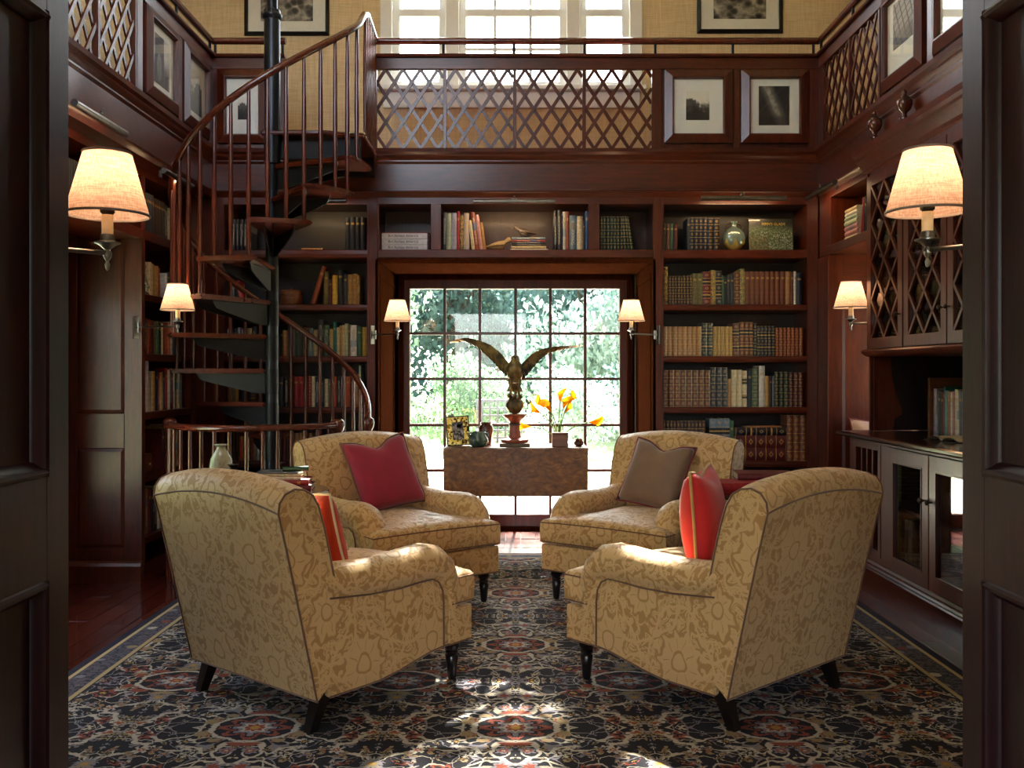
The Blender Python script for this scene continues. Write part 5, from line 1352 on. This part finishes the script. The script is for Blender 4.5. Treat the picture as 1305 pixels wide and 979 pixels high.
# shelf over the right alcove
def rstack(where, y, x, z, rz, items): return flat_stack(where, (x,y,z), rz, items)
rstack('over the cushioned seat', 6.05, XG+.05, ZS[0], -PI/2, [(.23,.17,.032,'cream','c',0),(.228,.17,.033,'pink','c',.004),(.226,.16,.033,'pink','p',.0),(.225,.16,.034,'mint','c',-.004),(.225,.16,.026,'mint','p',0),(.215,.16,.024,'white','p',.003),(.21,.15,.026,'sand','c',.0)])
book_row('on the shelf over the cushioned seat', (XG+.05,5.885,ZS[0]), -PI/2, [(1,4,48,'red','c',9),6,(1,5,48,'black','c',5),2,(1,4,46,'dgrey','c'),(1,4,46,'white','p'),(1,4,47,'blue','p'),(1,5,45,'white','c'),(1,6,46,'sand','c')], 205.0)
# hutch niche books
CZ = .9055
book_row('standing on the hutch counter', (2.40,5.40,CZ), -PI/2, [(1,9,57,'lilac','p'),4,(1,9,54,'dgreen','c'),(1,7,53,'dred','c'),(1,4,60,'teal','c'),(1,7,55,'slate','p'),(1,7,54,'tan','c'),(1,6,53,'white','c'),(1,5,54,'pink','c'),(1,6,57,'cream','c'),(1,5,56,'white','p'),(3,8,55,'grey','c'),(3,7,54,'brown','c')], 225.0, .20)
t = thing('book_rack', 'wooden book rack holding books on the hutch counter', 'rack', (2.40, 5.0, CZ))
B(-.01,.22,.415,.44,0,.315).build('end_board', BOXW, t, bevel=.003); B(.215,.23,-.5,.44,0,.33).build('back_board', WBK, t)
t = thing('open_book', 'open book lying on the hutch counter', 'book', (2.22, 4.72, CZ), math.radians(-75))
for sx in (-1,1):
    Mb().grid(lambda a, b_: (sx*(.004+.125*a), -.09+.18*b_, .004+.024*math.sin(PI*min(1,a*1.15))**.8*(1-a*.4)), 9, 2).grid(lambda a, b_: (sx*(.004+.125*a), -.09+.18*b_, .001), 9, 2).build('page', PAGES, t, smooth=60)
B(-.135,.135,-.095,.095,0,.001).build('cover', plain('book_cover_brown','#5a4030',.6), t)
# books behind the barred and glazed doors, seen through the glass
book_row('inside the glass base cabinet', (2.12,5.50,.221), -PI/2, [(7,9,50,'gold','g'),10,(6,9,46,'tan','c')], 200.0, stuff=True)
book_row('on the upper shelf inside base cabinet', (2.12,5.50,.541), -PI/2, [(7,9,44,'olive','g')], 200.0, stuff=True)
book_row('inside the lattice hutch', (2.24,5.5,1.7405), -PI/2, [(10,7,46,'dbrown','g'),30,(12,7,44,'maroon','c')], 200.0, stuff=True)
book_row('on the low shelf inside lattice hutch', (2.24,5.5,1.386), -PI/2, [(12,7,50,'dbrown','c'),20,(12,8,48,'brown','g')], 200.0, stuff=True)
DRAW = wood('drawer_box', '#6a3a22', '#4a2414', .4, 'x')
t = thing('drawer_stack', 'stack of small wooden drawers behind the glass cabinet door', 'drawers', (2.25, 4.655, .221), -PI/2)
B(-.19,.19,.0,.25,0,.29).build('case', DRAW, t)
for i in range(4):
    d_ = B(-.182,.182,-.012,0,.006+i*.071,.072+i*.071).build('drawer', DRAW, t, bevel=.003); knob(d_, 0, -.012, .039+i*.071, PEWTER, .6)
# books on the side tables
flat_stack('on the vase table', (-1.09,4.40,TZ), math.radians(6), [(.235,.19,.028,'dred','c',.01),(.225,.18,.026,'red','c',.004),(.20,.15,.015,'white','p',-.02),(.205,.15,.014,'cream','p',-.022),(.19,.14,.008,'grey','c',-.03)])
flat_stack('on the vase table behind', (-1.21,4.60,TZ), math.radians(-3), [(.19,.14,.03,'maroon','c',0),(.18,.13,.026,'dred','c',0)])
tag(Mb().tube([(-1.10,4.43,.7935),(-1.03,4.45,.7935)],[.011,.013],10).tube([(-1.03,4.45,.7935),(-.985,4.462,.7935)],[.013,.013],10).build('spectacle_case', plain('green_case','#2c5a3a',.4), smooth=50), 'green spectacle case lying on the book stack', 'case')
flat_stack('on the table between right chairs', (1.06,4.36,TZ), math.radians(8), [(.26,.19,.045,'red','c',.0)])
flat_stack('on the rear of table between right chairs', (1.20,4.48,TZ), math.radians(-6), [(.27,.20,.04,'red','p',.0),(.27,.19,.035,'dred','c',.0)])

root = thing('shaded_books', 'rows of books in the shade behind glass doors and stair treads', 'books'); root['kind'] = 'stuff'
for nm, (m_, b_) in STUFF.items():
    o = b_.build('book_rows', m_, root); o['kind'] = 'stuff'

# ------------------------------------------------------------------ ornaments on the shelves
t = thing('moon_flask_vase', 'round brass and green moon flask vase among the books', 'vase', (XB(940), YSP+.06, ZS[0]))
def flaskmat():
    m = Mat('flask_glaze', rough=.22, metal=.35, coat=.6); x,y,z = m.sep(m.coord('Object'))
    th = (x*52.0).sin().abs(); f = (z - .085 + th*.05).sm(-.01,.015); m.set('color', m.mix(f, '#b79a4a', '#6f8078')); return m.m
FL = flaskmat()
Mb().lathe([(.03,0),(.034,.004),(.030,.010),(.055,.025),(.078,.06),(.083,.095),(.074,.13),(.048,.158),(.022,.172),(.018,.19),(.024,.205),(.026,.213),(.016,.21),(0,.19)], (0,0,0), 28, 1, .6).build('body', FL, t, smooth=60)
for sx in (-1,1): Mb().tube([(sx*.018,0,.196),(sx*.045,0,.190),(sx*.058,0,.172),(sx*.052,0,.150)], .006, 8).build('handle', BRONZE, t, smooth=60)
def garden_cover():
    m = Mat('garden_cover', rough=.35, coat=.3); x,y,z = m.sep(m.coord('Generated')); v = m.comb(x*1.3,z)
    n = m.noise(v, 14, 4, .7); c = m.ramp(n, [(.3,'#23301f'),(.5,'#4d5c3a'),(.7,'#8d9478')])
    t2 = m.vor(v, 34); r2 = m.sep(t2.outputs['Color'])[0]; d2 = Sk(m.nt, t2.outputs['Distance'])
    c = m.mix(d2.sm(.36,.28)*(r2.gt(.55))*(x*.7-z*.5+.3).gt(.2)*z.lt(.62), c, '#d9d6cc')
    c = m.mix(d2.sm(.45,.3)*(x.lt(.42))*(z.lt(.45))*r2.gt(.35), c, '#8c3a32')
    c = m.mix(z.sm(.62,.85), c, '#2a2a1f'); m.set('color', c); return m.m
t = thing('garden_book', 'garden photograph book standing face out among leather books', 'book', ((XB(958.5)+XB(1014.5))/2, YSP+.02, ZS[0]), 0)
TLT = Matrix.Rotation(math.radians(-8),4,'X'); w2 = 56/PXM/2; h2 = 42.5/PXM
B(-w2,w2,-.0,.004,0,h2).xf(TLT).build('cover', garden_cover(), t); B(-w2+.003,w2-.002,.004,.018,.003,h2-.003).xf(TLT).build('page_block', PAGES, t); B(-w2,w2,.018,.021,0,h2).xf(TLT).build('rear_cover', PAL and plain('cover_green','#2a3323',.5), t)
q = mk('lettering', text_mesh("FERN'S GLADE", .026, plain('gold_ink','#c9a640',.5)), None, t); q.matrix_local = TLT @ Matrix.Translation((.02,-.0012,h2*.83)) @ Matrix.Rotation(PI/2,4,'X')
t = thing('round_wooden_box', 'round lidded wooden box on the shelf behind the stair', 'box', (XB(366), YSP+.08, ZS[1]))
Mb().lathe([(.074,0),(.078,.006),(.078,.078),(.074,.08)], (0,0,0), 28).build('body', BOXW, t, smooth=40); Mb().lathe([(.081,.08),(.081,.10),(.07,.108),(0,.110)], (0,0,0), 28).lathe([(.008,.108),(.012,.118),(0,.126)],(0,0,0),12).build('lid', BOXW, t, smooth=40)
# bird figures on the bridging shelf
def bird(label, p, rz, k, m1):
    t = thing('bird_figure', label, 'figurine', p, rz, 'small bird figures over the window')
    b = Mb(); secs = [(-.095,.034,.003),(-.065,.035,.010),(-.038,.037,.024),(0,.040,.034),(.032,.046,.031),(.048,.062,.020),(.058,.076,.019),(.070,.083,.019),(.082,.082,.014),(.088,.081,.006)]
    n = 12; vv = [(x*k, r*math.cos(2*PI*i/n)*.8*k, (z+r*math.sin(2*PI*i/n))*k) for x, z, r in secs for i in range(n)]
    b.add(vv, [(i*n+q, i*n+(q+1)%n, (i+1)*n+(q+1)%n, (i+1)*n+q) for i in range(len(secs)-1) for q in range(n)] + [tuple(range(n)), tuple(range((len(secs)-1)*n, len(secs)*n))])
    b.tube([(.09*k,0,.080*k),(.112*k,0,.078*k)],[.006*k,.001],6).build('body', m1, t, smooth=60)
    Mb().tube([(-.01*k,.012*k,0),(0,.010*k,.02*k)], .003*k, 5).tube([(-.01*k,-.012*k,0),(0,-.010*k,.02*k)], .003*k, 5).build('feet', BRONZE, t)
    for s_ in (-1,1): Mb().tube([(.035*k,s_*.022*k,.046*k),(-.01*k,s_*.026*k,.042*k),(-.085*k,s_*.010*k,.034*k)],[.010*k,.013*k,.002*k],8,flat=.5).build('wing', m1, t, smooth=60)
bird('sandy bird figure standing on the bridging shelf', (XB(635), YSP+.06, zb_), 0, 1.0, plain('bird_sand','#a88a5e',.5))
bird('dark speckled bird figure on top of flat books', (XB(669), YSP+.06, zb_+.0945), PI, .9, glaze('bird_speckle','#2e2a26','#5c4a3c','#8c6a52',40,.5))
# seated lion, small drawer chest on the left shelves
t = thing('lion_figure', 'pale green seated lion figure on the left wall shelf', 'figurine', (XL-.06, 5.715, ZS[1]), PI/2)
LI = glaze('lion_celadon', '#4f5444', '#7c8068', '#9a9a7c', 14, .4)
Mb().box(-.045,.045,-.03,.03,0,.016).build('base', LI, t, bevel=.003)
lb = Mb().tube([(.028,0,.02),(.020,0,.05),(.0,0,.10),(-.012,0,.135)],[.030,.036,.032,.026],12).tube([(-.012,0,.13),(-.020,0,.165),(-.030,0,.185)],[.026,.036,.024],12).tube([(-.03,0,.172),(-.055,0,.168)],[.018,.012],10)
for s_ in (-1,1): lb.tube([(-.012,s_*.018,.11),(-.030,s_*.018,.06),(-.034,s_*.018,.018)],[.014,.011,.012],8).tube([(.02,s_*.026,.05),(-.006,s_*.03,.04),(-.012,s_*.03,.018)],[.018,.014,.010],8)
lb.build('body', LI, t, smooth=60); Mb().tube([(.05,0,.03),(.065,0,.07),(.055,0,.10),(.06,0,.12)],[.006,.008,.012,.004],8).build('tail', LI, t, smooth=60)
t = thing('drawer_chest', 'small wooden chest with one drawer on the left wall shelf', 'box', (XL-.05, 5.76, ZS[4]), PI/2)
B(-.10,.09,0,.18,0,.115).build('case', BOXW, t, bevel=.003); d_ = B(-.09,.08,-.006,0,.01,.10).build('drawer', BOXW, t, bevel=.002); knob(d_, 0, -.006, .055, BRASS, .7)
# cushions on the window seat
def seat_cushion(label, x, y, z, rz, tilt):
    b = Mb(); h = .23
    def f(u, v, s_): return (u*h*(1-.10*(1-v*v)), s_*.075*((1-u*u)*(1-v*v))**.42, (v*(1-.13*(1-u*u))+1)*h)
    for s_ in (1,-1): b.grid(lambda i,j: f(-1+2*i,-1+2*j,s_), 13, 13)
    o = b.build('pillow', PINKCUSH, smooth=80); tag(o, label, 'pillow', 'cushions on the window seat')
    Mb().tube([f(*p,0) for p in [(-1+i/6,-1) for i in range(12)]+[(1,-1+i/6) for i in range(12)]+[(1-i/6,1) for i in range(12)]+[(-1,1-i/6) for i in range(12)]], .005, 6, closed=True).build('cord', PIPE_RED, o, smooth=60)
    o.location = (x,y,z); o.rotation_euler = (tilt,0,rz)
seat_cushion('pale cushion with red cord against the pilaster in right alcove', 2.45, 6.13, .502, 0, math.radians(-14))
seat_cushion('pale cushion with red cord at the back of right alcove', 2.57, 5.848, .502, math.radians(-84), math.radians(-14))

# ------------------------------------------------------------------ garden outside
def leafmat(name, a, b_):
    m = Mat(name); info = m.n('ObjectInfo'); v = m.coord('Object'); n = m.noise(v, 1.6, 3)
    col = m.mix(n.sm(.3,.7), a, b_)
    df = m.n('BsdfDiffuse'); tr = m.n('BsdfTranslucent'); mx = m.n('MixShader'); mx.inputs[0].default_value = .55
    m.link(col, df.inputs[0]); m.link(col, tr.inputs[0]); m.link(df.outputs[0], mx.inputs[1]); m.link(tr.outputs[0], mx.inputs[2]); m.link(mx.outputs[0], m.out.inputs[0]); return m.m
LEAF = [leafmat('leaf_spring','#668468','#94ab8e'), leafmat('leaf_dark','#4a6664','#75908e'), leafmat('leaf_silver','#8ba39b','#b3c2b6')]
BARK = plain('bark', '#5a4a3e', .9)
GR_ = Mat('lawn', rough=.9); _v = GR_.coord('Object'); GR_.set('color', GR_.mix(GR_.noise(_v, .9, 4).sm(.35,.65), '#9aa878', '#c9c6a0'))
struct(B(-60, 60, YW+.12, 90, -.20, -.10).build('ground', GR_.m), 'bright lawn outside the garden window', 'lawn')
struct(B(-60, -XO-.12, -20, YW+.12, -.20, -.101).build('ground_side', GR_.m), 'lawn outside the left alcove window', 'lawn')
struct(B(XO+.12, 60, -20, YW+.12, -.20, -.101).build('ground_right', GR_.m), 'lawn outside the right alcove window', 'lawn')
struct(B(-6, 6, YW+.12, 11.5, -.10, -.06).build('terrace', plain('terrace_stone','#c9c2b4',.8)), 'pale stone terrace outside the garden window', 'terrace')
def crown(n, rx, rz, leaf, seed, blobs=9):
    rnd = random.Random(seed); b = Mb(); bl = []
    for k in range(blobs):
        a = rnd.uniform(0,2*PI); r = rnd.uniform(.1,.65); z = rnd.uniform(-.75,.8)
        bl.append((r*rx*math.cos(a), r*rx*math.sin(a), z*rz, rnd.uniform(.35,.6)*rx))
    for i in range(n):
        x, y, z, r = bl[i % blobs]; u = rnd.uniform(-1,1); a = rnd.uniform(0,2*PI); q = math.sqrt(1-u*u); rr = r*rnd.uniform(.6,1.05)
        c = Vector((x+rr*q*math.cos(a), y+rr*q*math.sin(a), z+rr*u*.85))
        R = Euler((rnd.uniform(0,PI), rnd.uniform(0,PI), rnd.uniform(0,PI))).to_matrix(); s = leaf*rnd.uniform(.6,1.3)
        b.add([c+R@Vector(p)*s for p in ((-.5,0,0),(0,-.3,0),(.6,0,.05),(0,.3,0))], [(0,1,2,3)])
    return b
cm = [crown(9000,2.6,3.0,.18,1,14).mesh('crown'), crown(9000,2.4,3.6,.16,2,16).mesh('crown'), crown(4500,1.2,.9,.10,3,9).mesh('crown')]
def tree(name, label, x, y, z, k, kind, mat, group, trunk=True):
    t = thing(name, label, 'tree' if trunk else 'shrub', (x, y, -.1), random.uniform(0,6), group)
    me = cm[kind] if not cm[kind].materials else cm[kind].copy(); me.materials.clear()
    o = mk('foliage', me, mat, t, (0,0,z)); o.scale = (k,k,k)
    if trunk:
        Mb().tube([(0,0,0),(.05,.02,z*.5),(0,.05,z),(.1,0,z+1.5*k)], [.20*k,.15*k,.12*k,.04], 8).build('trunk', BARK, t, smooth=60)
        for q in range(4):
            a = q*1.6+.4; Mb().tube([(0,.03,z*.7+.2*q),(.7*k*math.cos(a),.7*k*math.sin(a),z+.5*q*k),(1.5*k*math.cos(a),1.5*k*math.sin(a),z+(1+.3*q)*k)],[.08*k,.06*k,.02],6).build('branch', BARK, t, smooth=60)
    return t
random.seed(21)
GT = 'garden trees beyond the window'
for i, (x, y, z, k, kd, lm) in enumerate(((-4.5,19,3.0,1.0,0,0),(-1.6,24,3.4,1.25,1,1),(1.8,22,3.2,1.1,1,1),(4.8,18,2.6,.95,0,1),(-8.0,23,3.6,1.3,1,1),(8.2,24,3.6,1.3,1,1),(.4,31,5.0,1.7,0,0),(-5.5,31,5.0,1.7,1,1),(6.0,31,5.0,1.7,0,0),(-12,29,4.5,1.7,0,0),(12.5,29,4.5,1.6,1,1),(-1.0,40,7.0,2.4,1,1),(-9,40,7.0,2.4,0,0),(8,40,7.0,2.4,1,1))):
    tree('garden_tree', ['loose light green tree beyond the garden window','dense dark green tree beyond the garden window'][lm], x, y, z, k, kd, LEAF[lm], GT)
for x, y, z, k, lm, lb in ((-2.6,15.5,.75,1.0,0,'round light green shrub on the lawn'),(-.8,16.5,.7,.9,0,'round light green shrub on the lawn'),(.9,15,.62,.75,2,'silvery shrub on the lawn behind the eagle'),(2.6,16,.95,1.15,1,'dark green shrub on the lawn'),(-4.4,16.5,.9,1.1,1,'dark green shrub on the lawn'),(3.9,14.5,.6,.8,2,'silvery shrub near the terrace edge'),(1.8,19,1.5,1.5,2,'tall silvery shrub among the trees')):
    tree('garden_shrub', lb, x, y, z, k, 2, LEAF[lm], 'garden shrubs on the lawn', False)
for i in range(3):
    tree('garden_tree', 'light green tree outside the alcove window', -9-1.5*i, 2.5+2.2*i, 2.4, .9, i % 2, LEAF[0], 'trees outside the alcove', True)
# a tall tree beside the house whose crown dapples the sun before it reaches the gallery window
st_ = thing('shade_tree', 'tall spreading tree beside the house above the terrace', 'tree', (4.6, 14.2, -.1))
crown(1500, 3.4, 1.8, .30, 8, 16).build('foliage', LEAF[0], st_, (-4.2,.2,11.2))
Mb().tube([(0,0,0),(.1,0,4),(-.4,.1,8),(-3,.2,10.6),(-4.5,.2,11.4)],[.3,.26,.2,.12,.04],10).build('trunk', BARK, st_, smooth=60)
# terrace chair with a woven back seen through the panes
SLATE = plain('outdoor_metal', '#2a3442', .5)
t = thing('terrace_chair', 'slate blue metal terrace chair with a latticed back outside', 'chair', PT(637,578,10.6)[:2]+(-.06,), math.radians(8))
for sx in (-1,1):
    for y in (-.22,.22): Mb().tube([(sx*.25,y,0),(sx*.24,y*.95,.45)], .014, 6).build('leg', SLATE, t)
    Mb().tube([(sx*.25,-.2,.66),(sx*.25,.2,.66),(sx*.24,.22,.45)], .013, 6).build('arm', SLATE, t)
B(-.25,.25,-.23,.23,.43,.46).build('seat', SLATE, t, bevel=.01)
bk = Mb().frame(-.25,.25,.46,1.0,.03,.2,.23).build('backrest', SLATE, t)
for i in range(5): x = -.18+.09*i; B(x-.012,x+.012,.205,.225,.49,.97).build('slat', SLATE, bk)
for i in range(5): z = .56+.085*i; B(-.22,.22,.207,.223,z-.01,z+.01).build('slat', SLATE, bk)
